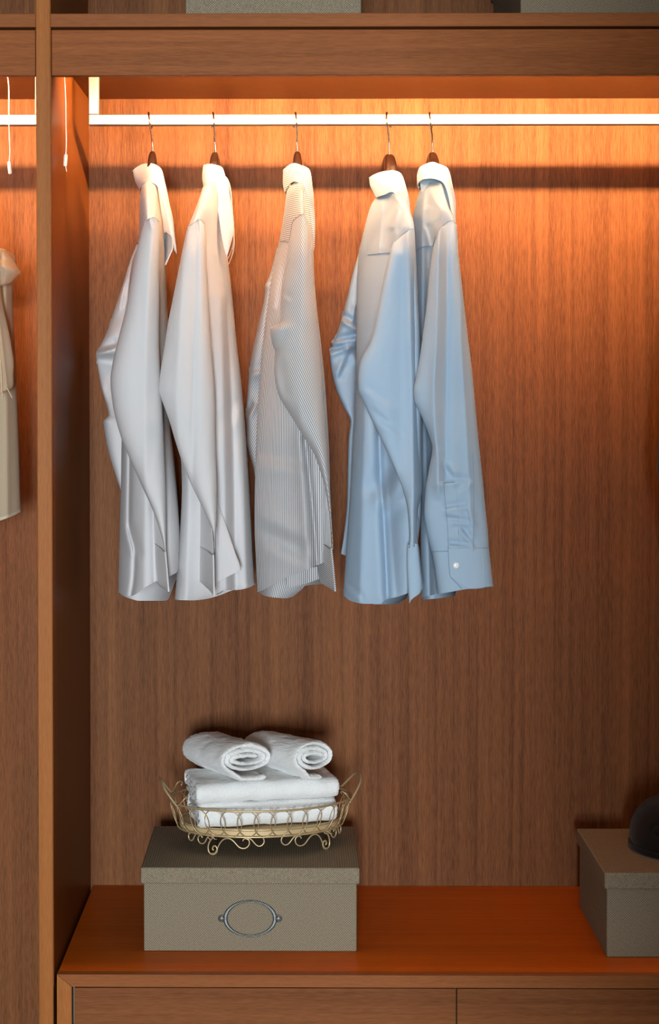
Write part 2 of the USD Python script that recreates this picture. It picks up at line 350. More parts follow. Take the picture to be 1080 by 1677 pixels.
# the wall behind the camera with the doorway that lets the daylight in
fw = extr(Polygon([(-2.4, 0), (-2.4, 2.7), (2.4, 2.7), (2.4, 0), (0.20, 0), (0.20, 2.12), (-0.95, 2.12), (-0.95, 0)]), -3.42, -3.30)
struct('wall_front', fw, 'wall_paint')
wd = thing('wardrobe', 'built-in reddish brown wooden wardrobe with an upright divider between two open hanging bays', 'wardrobe', (0, D / 2, 0))
part(wd, 'divider', cbox(DL, DR, 0, D, 0, ZT), 'veneer_edge_upright')
part(wd, 'side_board', cbox(XR, XR + .025, 0, D, 0, ZT), 'veneer_side'); part(wd, 'side_board', cbox(XL - .025, XL, 0, D, 0, ZT), 'veneer_side')
part(wd, 'side_lining', cbox(DR, DR + .0006, .003, D, zb0, zs0, .0001), 'veneer_side')
part(wd, 'back_panel', cbox(DR - .008, XR + .02, D, D + .018, 0, zs0 + .005), 'veneer_upright'); part(wd, 'back_panel', cbox(XL - .02, DL + .008, D, D + .018, 0, zs0 + .005), 'veneer_upright')
part(wd, 'upper_back_panel', cbox(DR - .008, XR + .02, D, D + .018, zs1 - .005, ZT), 'veneer_upright'); part(wd, 'upper_back_panel', cbox(XL - .02, DL + .008, D, D + .018, zs1 - .005, ZT), 'veneer_upright')
for a, b in ((DR, XR), (XL, DL)):
    part(wd, 'upper_shelf', cbox(a, b, 0, D, zs0, zs1, .001), 'veneer_edge')
    part(wd, 'ceiling_board', cbox(a, b, .023, D, zc, zs0 - .0003, .0005), 'veneer_side')
    part(wd, 'pelmet_board', cbox(a + .0012, b - .0012, .004, .022, zf0, zf1, .001), 'veneer_pelmet')
part(wd, 'top_board', cbox(XL - .025, XR + .025, 0, D, ZT, ZT + .025), 'veneer_level')
# the drawer unit that carries the bench
dc = thing('drawer_cabinet', 'low wooden drawer cabinet with a polished orange brown bench top under the hanging shirts', 'cabinet', ((DR + XR) / 2, D / 2, 0))
cl = DR + .006
part(dc, 'bench_top', cbox(cl, XR - .003, .02, D - .001, zb0, zb, .0008), 'bench_wood')
sx = X(118, 0, 1640)
part(dc, 'bench_edge', extr(Polygon([(cl, zb), (XR - .003, zb), (XR - .003, zb0), (sx, zb0)]), 0, .02), 'veneer_edge', label='mitred front edge of the bench top')
part(dc, 'stile', extr(Polygon([(cl, zb - .0006), (sx - .0006, zb0 - .0003), (sx - .0006, .0), (cl, .0)]), 0, .02), 'veneer_edge_upright')
d0, d1, d2 = X(121.5, 0, 1650), X(747.3, 0, 1650), X(749.2, 0, 1650)
for a, b in ((d0, d1), (d2, XR - .006)):
    part(dc, 'drawer', cbox(a, b, .002, .021, .10, zb0 - .0022, .0008), 'veneer_level')
part(dc, 'carcase', cbox(cl, XR - .003, .03, D - .002, 0.0, zb0 - .002), 'paper_edge')

# ------------------------------------------------------------------ lamps behind the pelmet, with their pull cords
def strip_lamp(x0, x1, cordpx, bends, knob, label, tail):
    t = thing('strip_lamp', label, 'lamp', ((x0 + x1) / 2, .06, zc - .03))
    part(t, 'housing', cbox(x0, x1, .0225, .034, zc - .030, zc - .0002, .001), 'lamp_housing')
    df = cbox(x0 + .09, x1 - .02, -.001, .001, -.008, .008, .0004); df.apply_transform(trimesh.transformations.rotation_matrix(math.radians(33), [1, 0, 0])); df.apply_translation((0, .0375, zc - .019))
    part(t, 'channel_lip', cbox(x0, x1, .0345, .0408, zc - .0305, zc - .0272, .0004), 'lamp_housing')
    part(t, 'diffuser', df, 'lamp_tube', label='glowing warm white diffuser strip')
    for a in (x0 + .009, x1 - .009): part(t, 'end_cap', cbox(a - .009, a + .009, .034, .039, zc - .0268, zc - .004, .001), 'lamp_housing')
    pts = [at(p, q, .10) for p, q in bends]; pts[0] = np.array([pts[0][0], .0345, zc - .02])
    c = part(t, 'pull_cord', tube(spline(pts, 50), .0011, 6), 'cord_white', smooth=True)
    k0, k1 = at(*knob[0], .10), at(*knob[1], .10)
    prof = [(.0, 0), (.0022, .0), (.0034, .002), (.0036, .02), (.003, .0235), (.0013, .0245), (0, .0246)]
    h = np.linalg.norm(k1 - k0); kn = lathe([(r, z * h / .0246) for r, z in prof], (0, 0, 0), 16)
    ax = (k0 - k1) / h; R = trimesh.geometry.align_vectors([0, 0, 1], ax); kn.apply_transform(R); kn.apply_translation(k1)
    part(c, 'pull_knob', kn, 'cord_white', smooth=40)
    if tail: part(t, 'cord_tail', tube(spline([at(p, q, .10) for p, q in tail], 14), .0009, 6), 'cord_white', smooth=True)
strip_lamp(DR + .03, XR - .05, 107, [(107, 100), (107, 150), (108, 200), (108.5, 230), (107.5, 255)], [(107.8, 252.5), (106.6, 272.5)],
           'hidden strip lamp of the shirt bay, its white pull cord hanging beside the divider', [(107.6, 271), (108.2, 276), (109, 281)])
strip_lamp(XL + .05, DL - .03, 15, [(14.8, 100), (14.6, 150), (14.6, 200), (16, 240), (14.8, 266)], [(14.6, 264), (16.6, 285)],
           'hidden strip lamp of the left bay, its white pull cord at the far left', None)

# ------------------------------------------------------------------ clothes rails
def rail(xa, xb, label, grp=None):
    t = thing('clothes_rail', label, 'rail', ((xa + xb) / 2, .28, Z(205, .27)))
    z1, z0 = Z(187, .27), Z(204, .27)
    part(t, 'bar', cbox(xa, xb, .27, .29, z0, z1, .0012), 'brushed_steel')
    w = z1 - z0
    for a in (xa, xb - w): part(t, 'bracket', cbox(a, a + w * .98, .27, .29, z1, zc, .0012), 'brushed_steel')
rail(X(145, .27, 195), XR - .03, 'square brushed steel clothes rail that carries the five shirts')
rail(XL + .03, X(57, .27, 195) + .0195, 'square brushed steel clothes rail of the left bay, ending behind the divider')

# ------------------------------------------------------------------ hangers
def hanger(label, neck, top, tip, yaw, hook_px, span=0.165, z9=.075, z17=.135, wide=1.0, group='wooden hangers in the shirt bay', yc=.28, name='hanger', sweep=0.0, inside=None, below=300):
    """neck: pixel of the wood's top; top: pixel x of the hook's crown; tip: pixel of the hook's end behind the rail; yaw: turn of the arms."""
    c = at(neck[0], neck[1], yc); t = thing(name, label, 'hanger', c - [0, 0, .10], group)
    e = np.array([math.sin(yaw), -math.cos(yaw), 0]); sd = np.array([math.cos(yaw), math.sin(yaw), 0])
    u = np.linspace(-1, 1, 61); a = np.abs(u)
    drop = pl([(0, 0), (.008, .002), (.02, .014), (.035, z9 * .42), (.09, z9), (.17, z17), (.2, z17 + .03)])(a * span)
    wd_ = pl([(0, .0125), (.14, .017), (.28, .021), (.6, .026), (.93, .032), (1, .02)])(a) + (wide - 1) * .0125 * np.exp(-(a * span / .05) ** 2)
    ht = pl([(0, .040), (.3, .034), (.9, .024), (1, .012)])(a)
    th = np.linspace(0, 2 * np.pi, 24, endpoint=False); cx = np.sign(np.cos(th)) * np.abs(np.cos(th)) ** .6; cz = np.sign(np.sin(th)) * np.abs(np.sin(th)) ** .6
    v = c + e * (u * span)[:, None, None] + sd * (cx[None] * wd_[:, None] / 2)[..., None] + np.array([0, 0, 1.]) * (-drop[:, None] + (cz[None] - 1) * ht[:, None] / 2)[..., None]
    # a slight forward sweep of the shoulders
    v = v + sd * (sweep * (a ** 2))[:, None, None]
    if inside is not None:                                # the arms stay inside the shirt
        q = v - CAM; d = q @ FWD; hx, hy = PPX + F * (q @ RIGHT) / d, PPY - F * (q @ UP) / d
        k = np.clip((hy - below) / 12, 0, 1)
        L_, R_ = inside.L(hy), inside.R(hy); cxp = np.clip(hx, L_ + 4, R_ - 4); hx = hx + (cxp - hx) * k
        yy = np.maximum(v[..., 1], inside.front(hx, hy) + .008); yy = v[..., 1] + (yy - v[..., 1]) * k
        v = at(hx, hy, yy)
    n = 24; V = np.vstack([v.reshape(-1, 3), v[0].mean(0)[None], v[-1].mean(0)[None]]); f = grid_faces(61, n, True)
    tri = np.vstack([f[:, :3], f[:, [0, 2, 3]], [(len(V) - 2, (j + 1) % n, j) for j in range(n)], [(len(V) - 1, 60 * n + j, 60 * n + (j + 1) % n) for j in range(n)]])
    part(t, 'arms', (V, tri), 'hanger_wood', smooth=40)
    P = [(neck[0], neck[1] + 3, yc), (neck[0] - .3, neck[1] - 8, yc), (hook_px[0], 224, yc - .004), (hook_px[1], 212, yc - .016), (hook_px[2], 200, yc - .0225), (hook_px[3], 190, yc - .019), (top, 184.3, yc + .001), (tip[0] * .5 + top * .5, 190, yc + .020), (tip[0], 203, yc + .0215), (tip[0] , tip[1], yc + .017)]
    part(t, 'hook', tube(spline([at(*p) for p in P], 70), .0017, 8), 'chrome', smooth=True)
    b = trimesh.creation.icosphere(2, .0024); b.apply_translation(at(tip[0], tip[1], yc + .017)); part(t, 'hook_tip', b, 'chrome', smooth=True)

# ------------------------------------------------------------------ shirts
def stripe_uv(vf, a, period=0.0038, arc=None):
    """Stripes across direction a (x, z) of the cloth, in units of the stripe period."""
    v = vf[0]; return np.c_[((v[:, 0] if arc is None else arc) * a[0] + v[:, 2] * a[1]) / period, v[:, 2]]
def sub(vf, m): return vf
def shirt(name_label, x, fabric):
    return thing('shirt', name_label, 'shirt', at(x, 985, .28), group='shirts on the steel rail')
def add(t, name, vf, fabric, a=(1, 0), arc=None, label=None):
    if fabric == 'cotton_striped': return part(t, name, vf, fabric, smooth=True, uv=stripe_uv(vf, a, arc=arc), label=label)
    return part(t, name, vf, fabric, smooth=True, label=label)
def merge(*ms):
    v, f, n = [], [], 0
    for a, b in ms: v.append(a); f.append(b + n); n += len(a)
    return np.vstack(v), np.vstack(f)
def button(t, px, py, y, r=.0056):
    c = at(px, py, y); m = lathe([(0, .0022), (r * .5, .0020), (r * .62, .0026), (r * .85, .0030), (r, .0018), (r, 0), (0, 0)], (0, 0, 0), 24)
    m.apply_transform(trimesh.geometry.align_vectors([0, 0, 1], [0, -1, 0])); m.apply_translation(c)
    holes = joined(*[trimesh.creation.cylinder(.0006, .001, sections=8, transform=trimesh.transformations.translation_matrix(c + [dx, -.0022, dz]) @ trimesh.transformations.rotation_matrix(np.pi / 2, [1, 0, 0])) for dx in (-.0011, .0011) for dz in (-.0011, .0011)])
    b = part(t, 'button', m, 'button_pearl', smooth=40); part(b, 'thread', holes, 'cotton_white')

plain('thread_white', (0.36, 0.34, 0.34), 0.9); plain('thread_blue', (0.24, 0.32, 0.42), 0.9); plain('thread_grey', (0.12, 0.11, 0.12), 0.9)
def seam(t, cl, pts, m='thread_white', off=.001, r=.00045, name='seam'):
    """A row of stitching lying on the near side of a piece of cloth."""
    p = np.array(pts, float); d = np.r_[0, np.cumsum(np.hypot(*np.diff(p, axis=0).T))]; q = np.linspace(0, d[-1], 40)
    x, y = PchipInterpolator(d, p[:, 0])(q), PchipInterpolator(d, p[:, 1])(q)
    part(t, name, tube(at(x, y, cl.front(x, y) - off), r, 5), m, smooth=True)
NECK = [(296, .06), (303, .08), (330, .14), (362, .188), (420, .20), (980, .19)]
# --- shirt 1
t = shirt('plain white shirt hanging leftmost, next to the divider', 244, 0)
body = Cloth(L=[(296, 234), (330, 229), (365, 228.5), (400, 226), (430, 216), (520, 207), (640, 202), (740, 199), (800, 198), (880, 196), (976, 194)],
    R=[(296, 258), (340, 263), (378, 268), (433, 271.5), (500, 274), (560, 277), (640, 278), (680, 278), (740, 284), (800, 290), (850, 293.5), (882, 295), (935, 294), (960, 288), (985, 283)],
    top=[(0, 305), (.5, 296), (1, 300)], bot=[(0, 970), (.12, 975), (.21, 976), (.45, 963), (.62, 953), (.8, 946), (.92, 940), (.97, 936), (1, 925)], botb=[(0, 972), (.2, 980), (.4, 984), (.8, 984), (.9, 983), (1, 930)],
    yl=.27, yr=[(700, .27), (860, .20)], bulge=[(296, .06), (303, .08), (330, .14), (362, .165), (600, .14), (860, .11)], back=[(296, .05), (330, .12), (362, .17), (980, .16)], p=2.3,
    creases=[([(560, 215), (780, 212), (860, 211), (905, 220), (975, 214)], 4, -.016, 700, 1000), ([(780, 250), (960, 254)], 6, -.012), ([(700, 240), (900, 236)], 14, .01)], dents=[(211, 868, 222, 905, 6, .006)], seed=1, ns=80)
add(t, 'body', body.mesh(), 'cotton_white')
add(t, 'front_placket', Cloth(L=[(378, 266), (433, 269)], R=[(378, 270), (384, 280), (393, 283), (405, 283), (420, 277.5), (434, 271)], top=[(0, 384), (.6, 381), (1, 386)], bot=[(0, 432), (1, 434)], yl=.262, yr=.19, bulge=.004, back=.004, creases=[([(378, 277), (434, 274)], 3, .004)], wob=.0005, ns=30, nt=40, t=.0012).mesh(), 'cotton_white')
slv = Cloth(L=[(354, 240), (363, 237), (400, 226), (440, 218), (510, 205), (570, 190), (600, 183.5), (622, 181), (660, 184.5), (712, 197), (750, 212), (795, 232), (835, 250), (870, 262), (890, 267.5), (906, 270)],
    R=[(354, 259), (366, 262), (400, 262), (440, 261), (560, 261), (600, 262.5), (660, 266), (750, 269.5), (800, 271.5), (870, 272.5), (906, 272.5)],
    top=[(0, 363), (.3, 357), (.6, 354.5), (.85, 358), (1, 366)], bot=904, yl=[(354, .085), (420, .10), (700, .105), (900, .08)], bulge=[(354, .012), (420, .035), (620, .045), (800, .03), (904, .012)], back=[(354, 0), (420, .02), (700, .03), (904, .012)],
    creases=[([(366, 250), (560, 240), (700, 238)], 10, .006)], dents=[(247, 357, 251, 372, 3, .003), (256, 356, 258, 372, 3, .003), (190, 690, 262, 668, 20, .003)], seed=2)
inner = Cloth(L=[(770, 250), (835, 251.5), (905, 253)], R=[(770, 262), (835, 268), (905, 271)], top=[(0, 790), (1, 800)], bot=[(0, 891), (.5, 899), (1, 904)], yl=[(790, .125), (905, .132)], yr=[(790, .105), (905, .090)], bulge=.003, back=.008, wob=.0006, seed=3, ns=24, nt=40)
add(t, 'sleeve', merge(slv.mesh(), inner.mesh()), 'cotton_white')
cuff = Cloth(L=[(885, 252.5), (950, 255), (956, 257.5), (962, 263), (969, 275)], R=[(885, 270.5), (905, 271.5), (935, 274), (969, 276.5)], top=[(0, 889), (.4, 895), (.8, 903), (1, 903)], bot=[(0, 952), (.25, 961), (1, 969)], yl=.135, yr=.070, bulge=.004, back=.010, wob=.0005, seed=4, ns=30, nt=40, t=.0016)
add(t, 'cuff', cuff.mesh(), 'cotton_white')
seam(t, slv, [(240, 362.5), (245, 358.6), (253, 356), (258, 360), (261, 364)]); seam(t, cuff, [(254, 890), (262, 897), (270, 903.5)])
far = Cloth(L=[(395, 226), (425, 214), (457, 204), (500, 190), (545, 174.5), (568, 163), (578, 157), (600, 160), (640, 167.5), (668, 176), (679, 178), (690, 169.5), (700, 170.5), (740, 178), (780, 190), (806, 199)],
    R=[(395, 234), (457, 230), (560, 220), (700, 212), (806, 206)], top=400, bot=806, yl=[(400, .44), (560, .40), (680, .36), (806, .33)], bulge=[(400, .01), (480, .03), (575, .045), (590, .02), (680, .04), (806, .01)], back=.03,
    dents=[(158, 578, 188, 566, 5, .012), (160, 582, 196, 590, 8, -.008), (172, 640, 180, 680, 8, .006), (205, 470, 200, 500, 4, .006), (176, 545, 205, 520, 10, .004)], seed=5)
add(t, 'sleeve', far.mesh(), 'cotton_white')
add(t, 'neckband', Cloth(L=[(300, 250), (340, 258), (390, 268)], R=[(300, 267), (340, 277), (392, 283.5)], top=[(0, 305), (1, 300)], bot=[(0, 392), (1, 392)], yl=.24, yr=.26, bulge=.003, back=.003, wob=.0004, ns=30, nt=40).mesh(), 'cotton_white')
add(t, 'collar', strip([(287, 402, .21, 289.5, 416, .205), (284.5, 365, .21, 282, 393, .20), (277.5, 332, .215, 274, 358, .20), (270.5, 299, .22, 266, 329, .20), (264.5, 277, .23, 257.5, 304, .20), (250, 268, .25, 243, 298, .212),
    (236, 268, .28, 233, 303, .245), (217.5, 280, .31, 229, 311, .30), (226, 277, .345, 229, 308, .35), (245, 273, .36, 240, 300, .37), (260, 286, .36, 260, 315, .37), (269, 320, .35, 268, 350, .36), (275, 360, .33, 276, 385, .33), (278, 385, .30, 282, 404, .29)]), 'cotton_white')
hanger('dark wooden hanger with wire hook inside the leftmost white shirt', (250, 247.5), 243.5, (248.5, 209), 0.03, (248.5, 246.5, 245.3, 244), z9=.11, z17=.17, span=.15, inside=body, below=300)
# --- shirt 2
t = shirt('plain white shirt second from the left, its front opening turned to the right', 345, 0)
body = Cloth(L=[(296, 337), (305, 333), (330, 324.5), (358, 314), (370, 309), (430, 300), (560, 296), (690, 284), (760, 297), (800, 298), (850, 296), (950, 289), (984, 286)],
    R=[(296, 352), (330, 364), (400, 371), (433, 374.5), (480, 380), (560, 388), (620, 395), (720, 403.5), (850, 411.5), (935, 416), (955, 418), (958, 420), (985, 380)],
    top=[(0, 304), (.4, 296), (1, 300)], bot=[(0, 981), (.1, 983), (.3, 983), (.45, 979), (.55, 972), (.62, 967), (.8, 966), (.9, 963), (1, 955)], botb=[(0, 982), (.3, 983), (.5, 980), (.62, 974), (.7, 968), (1, 957)],
    yl=[(296, .22), (330, .175), (365, .15), (700, .15), (850, .20), (980, .20)], yr=[(296, .22), (330, .25), (365, .28), (700, .28), (980, .28)], bulge=[(296, .04), (330, .08), (362, .095), (980, .06)], back=[(296, .05), (362, .10), (980, .07)], p=2.6,
    creases=[([(520, 372), (640, 378), (760, 382), (960, 386)], 7, -.018, 480, 990), ([(480, 364), (600, 366), (960, 370)], 9, .014, 470, 990), ([(640, 396), (960, 404)], 8, .01, 500, 990), ([(760, 310), (980, 305)], 12, .012)], dents=[(378, 690, 395, 665, 10, .005)], seed=6, ns=80)
add(t, 'body', body.mesh(), 'cotton_white')
flap = Cloth(L=[(740, 348), (860, 352), (957, 353)], R=[(740, 353), (815, 358), (860, 371), (900, 384), (934, 394.5), (957, 380)], top=[(0, 745), (1, 790)], bot=[(0, 957), (.5, 945), (.9, 936), (1, 933)], yl=.155, yr=[(740, .17), (934, .15)], bulge=.006, back=.006, wob=.0012, seed=7, ns=30, nt=60)
add(t, 'front_flap', flap.mesh(), 'cotton_white')
ruf = Cloth(L=[(935, 352), (980, 354)], R=[(935, 384), (948, 389), (955, 384), (963, 372), (972, 366), (980, 360)], top=[(0, 940), (1, 935)], bot=[(0, 974), (.5, 972), (1, 962)], yl=.19, yr=.24, bulge=.01, back=.01, creases=[([(935, 366), (975, 362)], 3, .012), ([(935, 376), (975, 368)], 3, -.012)], wob=.002, seed=8, ns=40, nt=30)
add(t, 'hem_fold', ruf.mesh(), 'cotton_white')
slv = Cloth(L=[(357, 316), (371, 308), (400, 301), (440, 293), (480, 285), (527, 275.5), (570, 269), (612, 262.5), (638, 260), (650, 263.5), (688, 277), (720, 286.5), (757, 298.5), (790, 312), (830, 331), (855, 342), (875, 349.5), (906, 351)],
    R=[(357, 330), (367, 335), (400, 336.5), (470, 339.5), (540, 344), (600, 348.5), (650, 352), (740, 353.5), (800, 355.5), (850, 355.5), (880, 352.5), (906, 352)],
    top=[(0, 371), (.3, 364), (.65, 358), (1, 368)], bot=[(0, 880), (1, 905)], yl=[(357, .085), (420, .09), (560, .085), (700, .085), (900, .07)], bulge=[(357, .010), (420, .035), (620, .042), (800, .03), (904, .010)], back=[(357, 0), (420, .02), (700, .03), (904, .012)],
    creases=[([(380, 322), (560, 318), (700, 316)], 7, -.006), ([(420, 300), (640, 290)], 9, .005)], dents=[(320, 362, 323, 380, 3, .003), (328, 360, 330, 376, 3, .003)], seed=9)
inner = Cloth(L=[(790, 324), (845, 326), (910, 327)], R=[(790, 335), (845, 345), (910, 350)], top=[(0, 810), (1, 815)], bot=[(0, 896), (1, 911)], yl=.158, yr=.088, bulge=.003, back=.008, wob=.001, seed=10, ns=24, nt=40)
add(t, 'sleeve', merge(slv.mesh(), inner.mesh()), 'cotton_white')
cuff = Cloth(L=[(890, 326.5), (950, 327.5), (957, 331), (966, 339), (977, 349)], R=[(890, 349.5), (935, 350.5), (977, 351)], top=[(0, 893), (.5, 901), (.95, 910), (1, 908)], bot=[(0, 950), (.3, 962), (1, 977)], yl=.160, yr=.066, bulge=.004, back=.010, wob=.0005, seed=11, ns=30, nt=40, t=.0016)
add(t, 'cuff', cuff.mesh(), 'cotton_white')
seam(t, slv, [(311, 370), (318, 365), (328, 360), (334, 366)]); seam(t, cuff, [(328, 895), (338, 902), (348, 909)])
far = Cloth(L=[(400, 330), (560, 300), (700, 300), (860, 330)], R=[(400, 350), (560, 345), (700, 345), (860, 350)], top=400, bot=860, yl=.43, bulge=.02, back=.02, seed=12, ns=30, nt=40)
add(t, 'sleeve', far.mesh(), 'cotton_white')
add(t, 'collar', strip([(375, 411, .17, 371.3, 421, .165), (383, 374, .175, 365, 396, .16), (379.5, 338, .18, 358, 352, .165), (372, 302, .20, 351, 316, .18), (364, 274, .22, 344, 311, .19), (343, 268.5, .24, 336, 307, .21), (334, 270.5, .28, 333.5, 304, .27),
    (340, 272, .33, 340, 300, .34), (360, 281, .36, 360, 310, .37), (374.5, 295, .36, 376, 325, .37), (380, 330, .34, 382, 365, .34), (383, 375, .32, 384.5, 402, .31), (384, 398, .29, 374.5, 434, .27)]), 'cotton_white')
hanger('dark wooden hanger with wire hook inside the white shirt next to the striped one', (352.5, 248.5), 349, (348.3, 208.5), -0.06, (351.8, 351.3, 351, 350), z9=.12, z17=.18, span=.15, inside=body, below=300)
# --- shirt 3
t = shirt('grey and white striped shirt hanging in the middle of the five', 480, 0); S = 'cotton_striped'
body = Cloth(L=[(296, 474), (318, 469), (345, 466), (395, 457.5), (440, 448), (490, 440), (540, 433.5), (590, 428), (640, 424.5), (700, 421), (780, 418), (850, 417), (930, 420), (980, 422.5)],
    R=[(296, 498), (348, 500), (380, 511), (400, 513.5), (440, 514.5), (500, 519), (560, 526), (620, 532), (690, 537), (740, 539.5), (800, 541), (860, 538), (928, 532), (960, 528), (980, 500)],
    top=[(0, 312), (.5, 297), (1, 302)], bot=[(0, 970), (.1, 966), (.4, 948), (.6, 939), (.85, 928), (1, 920)], botb=[(0, 970), (.15, 976), (.4, 979), (.6, 980), (.70, 976), (.72, 960), (1, 957)],
    yl=[(296, .28), (365, .28), (600, .24), (980, .22)], yr=[(296, .22), (330, .17), (365, .14), (980, .15)], bulge=[(296, .04), (330, .06), (362, .07), (980, .06)], back=[(296, .05), (362, .13), (980, .20)], p=2.6,
    creases=[([(720, 500), (800, 509), (930, 520)], 5, -.02, 690, 990), ([(720, 490), (930, 505)], 10, .012, 690, 990)], dents=[(420, 752, 505, 765, 12, .006), (425, 855, 490, 885, 12, -.006), (440, 890, 495, 915, 12, .006), (460, 440, 452, 500, 6, .008)], seed=13, ns=90)
vf = body.mesh(); add(t, 'body', vf, S, arc=body.arc)
yoke = body.patch(L=[(300, 474), (318, 469.5), (345, 466.5), (396, 457.8)], R=[(300, 490), (350, 499), (362, 490), (396, 480)], top=[(0, 313), (.4, 302), (1, 303)], bot=[(0, 393), (1, 396)], off=.0022)
add(t, 'yoke', yoke, S, a=(.12, 1))
ruf = Cloth(L=[(930, 468), (965, 468)], R=[(930, 530), (945, 526), (965, 508)], top=[(0, 940), (1, 925)], bot=[(0, 956), (.2, 962), (.6, 957), (1, 948)], yl=.22, yr=.24, bulge=.01, back=.01, wob=.002, seed=14, ns=40, nt=30)
add(t, 'hem_fold', ruf.mesh(), S)
slv = Cloth(L=[(349, 482), (362, 477.5), (378, 476), (410, 472), (440, 467.5), (465, 462), (500, 459.5), (529, 457.5), (537, 442), (552, 444), (566, 447), (576, 451.5), (590, 449.5), (606, 449.5), (630, 452), (650, 458), (675, 473), (700, 488), (720, 500.5), (740, 513), (775, 526), (810, 535), (850, 540.5), (885, 544)],
    R=[(349, 499), (375, 507), (400, 510), (440, 513), (500, 517), (560, 523), (620, 528), (690, 533.5), (740, 537), (800, 541), (850, 543.5), (885, 545.5), (900, 546)],
    top=[(0, 378), (.1, 363), (.4, 354.5), (1, 349)], bot=[(0, 898), (1, 900)], yl=[(349, .13), (400, .12), (700, .10), (900, .075)], yr=[(349, .09), (400, .10), (900, .075)], bulge=[(349, .012), (420, .045), (620, .055), (800, .035), (900, .008)], back=[(349, 0), (420, .02), (700, .03), (900, .012)],
    creases=[([(420, 495), (600, 492)], 12, .006)], dents=[(462, 484, 472, 488, 4, .004), (452, 600, 460, 640, 8, .006), (445, 560, 462, 545, 7, -.004)], seed=15)
inner = Cloth(L=[(700, 494), (750, 505), (790, 512), (840, 513.5), (905, 518)], R=[(700, 500), (740, 511), (775, 524), (810, 534), (850, 540), (905, 543.5)], top=[(0, 702), (1, 705)], bot=[(0, 882), (.5, 893), (1, 900)], yl=.175, yr=[(700, .13), (905, .090)], bulge=.003, back=.008, wob=.0008, seed=16, ns=24, nt=50)
vf = slv.mesh(); add(t, 'sleeve', vf, S, a=(1, .5), arc=slv.arc)
add(t, 'sleeve_lining', inner.mesh(), 'cotton_white', label='plain inside of the turned sleeve')
cuff = Cloth(L=[(878, 516.5), (890, 518.5), (950, 524), (958, 530), (969, 548)], R=[(878, 541), (900, 543.5), (968, 549.5)], top=[(0, 880), (.4, 890), (.9, 899), (1, 898)], bot=[(0, 952), (.3, 960), (1, 969)], yl=.165, yr=.066, bulge=.004, back=.010, wob=.0005, seed=17, ns=30, nt=40, t=.0016)
add(t, 'cuff', cuff.mesh(), S, a=(.45, 1))
seam(t, slv, [(474, 394), (477, 378), (479, 365), (486, 356.5), (498, 350.5)], 'thread_grey'); seam(t, body, [(459, 395.5), (473, 396.5)], 'thread_grey', off=.003); seam(t, cuff, [(519, 882), (530, 892), (542, 898.5)])
far = Cloth(L=[(400, 455), (425, 449), (450, 442), (462, 437), (468, 434.5), (480, 434), (530, 424), (575, 414), (605, 409), (640, 406), (668, 403.5), (682, 403), (700, 404), (720, 404), (745, 409), (765, 415), (800, 420)],
    R=[(400, 460), (560, 440), (800, 430)], top=405, bot=790, yl=.43, bulge=[(405, .01), (480, .03), (600, .04), (640, .02), (790, .02)], back=.02, dents=[(436, 462, 444, 470, 3, .006), (404, 684, 414, 664, 4, .01), (405, 612, 425, 606, 5, .008)], seed=18, ns=40, nt=90)
vf = far.mesh(); add(t, 'sleeve', vf, S, a=(1, -.55), arc=far.arc)
add(t, 'neckband', Cloth(L=[(300, 488), (345, 492), (390, 508)], R=[(300, 508), (335, 512.5), (390, 514.5)], top=[(0, 303), (1, 300)], bot=[(0, 385), (1, 388)], yl=.25, yr=.27, bulge=.003, back=.003, wob=.0004, ns=30, nt=40).mesh(), S, a=(.15, 1))
add(t, 'collar', strip([(516, 396, .19, 514, 411, .185), (516.5, 366, .19, 512, 383, .18), (514.5, 335, .20, 507, 346, .18), (511.5, 303, .21, 501, 313, .185), (507.5, 278.5, .22, 493, 301, .19), (493, 270.5, .24, 482, 297, .20), (480, 267, .26, 474, 303, .23), (464, 279, .30, 467, 317, .29),
    (470, 279, .34, 472, 312, .35), (490, 275, .36, 488, 304, .37), (504, 284, .36, 504, 315, .37), (509, 315, .34, 509, 345, .34), (511, 350, .31, 512, 383, .30)]), S, a=(.15, 1))
hanger('dark wooden hanger with wire hook inside the grey striped shirt', (487, 247.5), 484, (482, 208.5), 0.05, (487, 486.5, 486, 485), z9=.11, z17=.17, span=.15, inside=body, below=300)
# --- shirt 4
t = shirt('pale blue shirt fourth from the left, its back and yoke turned to the room', 620, 0); S = 'cotton_blue'
body = Cloth(L=[(310, 622), (323, 616), (335, 608.5), (355, 602), (375, 597), (395, 592), (412, 588), (440, 586), (560, 584), (640, 583), (700, 580), (770, 576), (850, 571), (920, 566), (978, 562)],
    R=[(310, 655), (345, 672), (372, 679), (440, 682), (560, 688), (700, 690), (830, 690), (940, 676), (975, 669), (992, 656)],
    top=[(0, 323), (.3, 318), (1, 312)], bot=[(0, 974), (.05, 979), (.12, 984), (.4, 989), (.64, 989), (.67, 983), (.85, 977), (1, 971)], botb=[(0, 975), (.3, 985), (.6, 990), (.9, 990), (1, 980)],
    yl=[(310, .30), (365, .31), (600, .25), (980, .23)], yr=[(310, .20), (345, .155), (375, .12), (980, .14)], bulge=[(310, .03), (362, .05), (980, .045)], back=[(310, .05), (362, .12), (980, .20)], p=2.6,
    creases=[([(640, 621), (760, 623), (850, 629), (980, 635)], 7, -.025, 560, 1000), ([(640, 630), (760, 635), (980, 650)], 12, -.018, 600, 1000), ([(640, 598), (980, 590)], 14, .014, 600, 1000), ([(330, 626), (420, 620)], 5, .006, 320, 430), ([(315, 640), (343, 658), (370, 653), (395, 648)], 9, .010, 300, 425)],
    dents=[(622, 805, 650, 770, 14, .012), (640, 830, 668, 800, 12, -.008), (568, 960, 590, 978, 4, .004), (655, 345, 648, 372, 4, .006)], seed=19, ns=90)
add(t, 'body', body.mesh(), S)
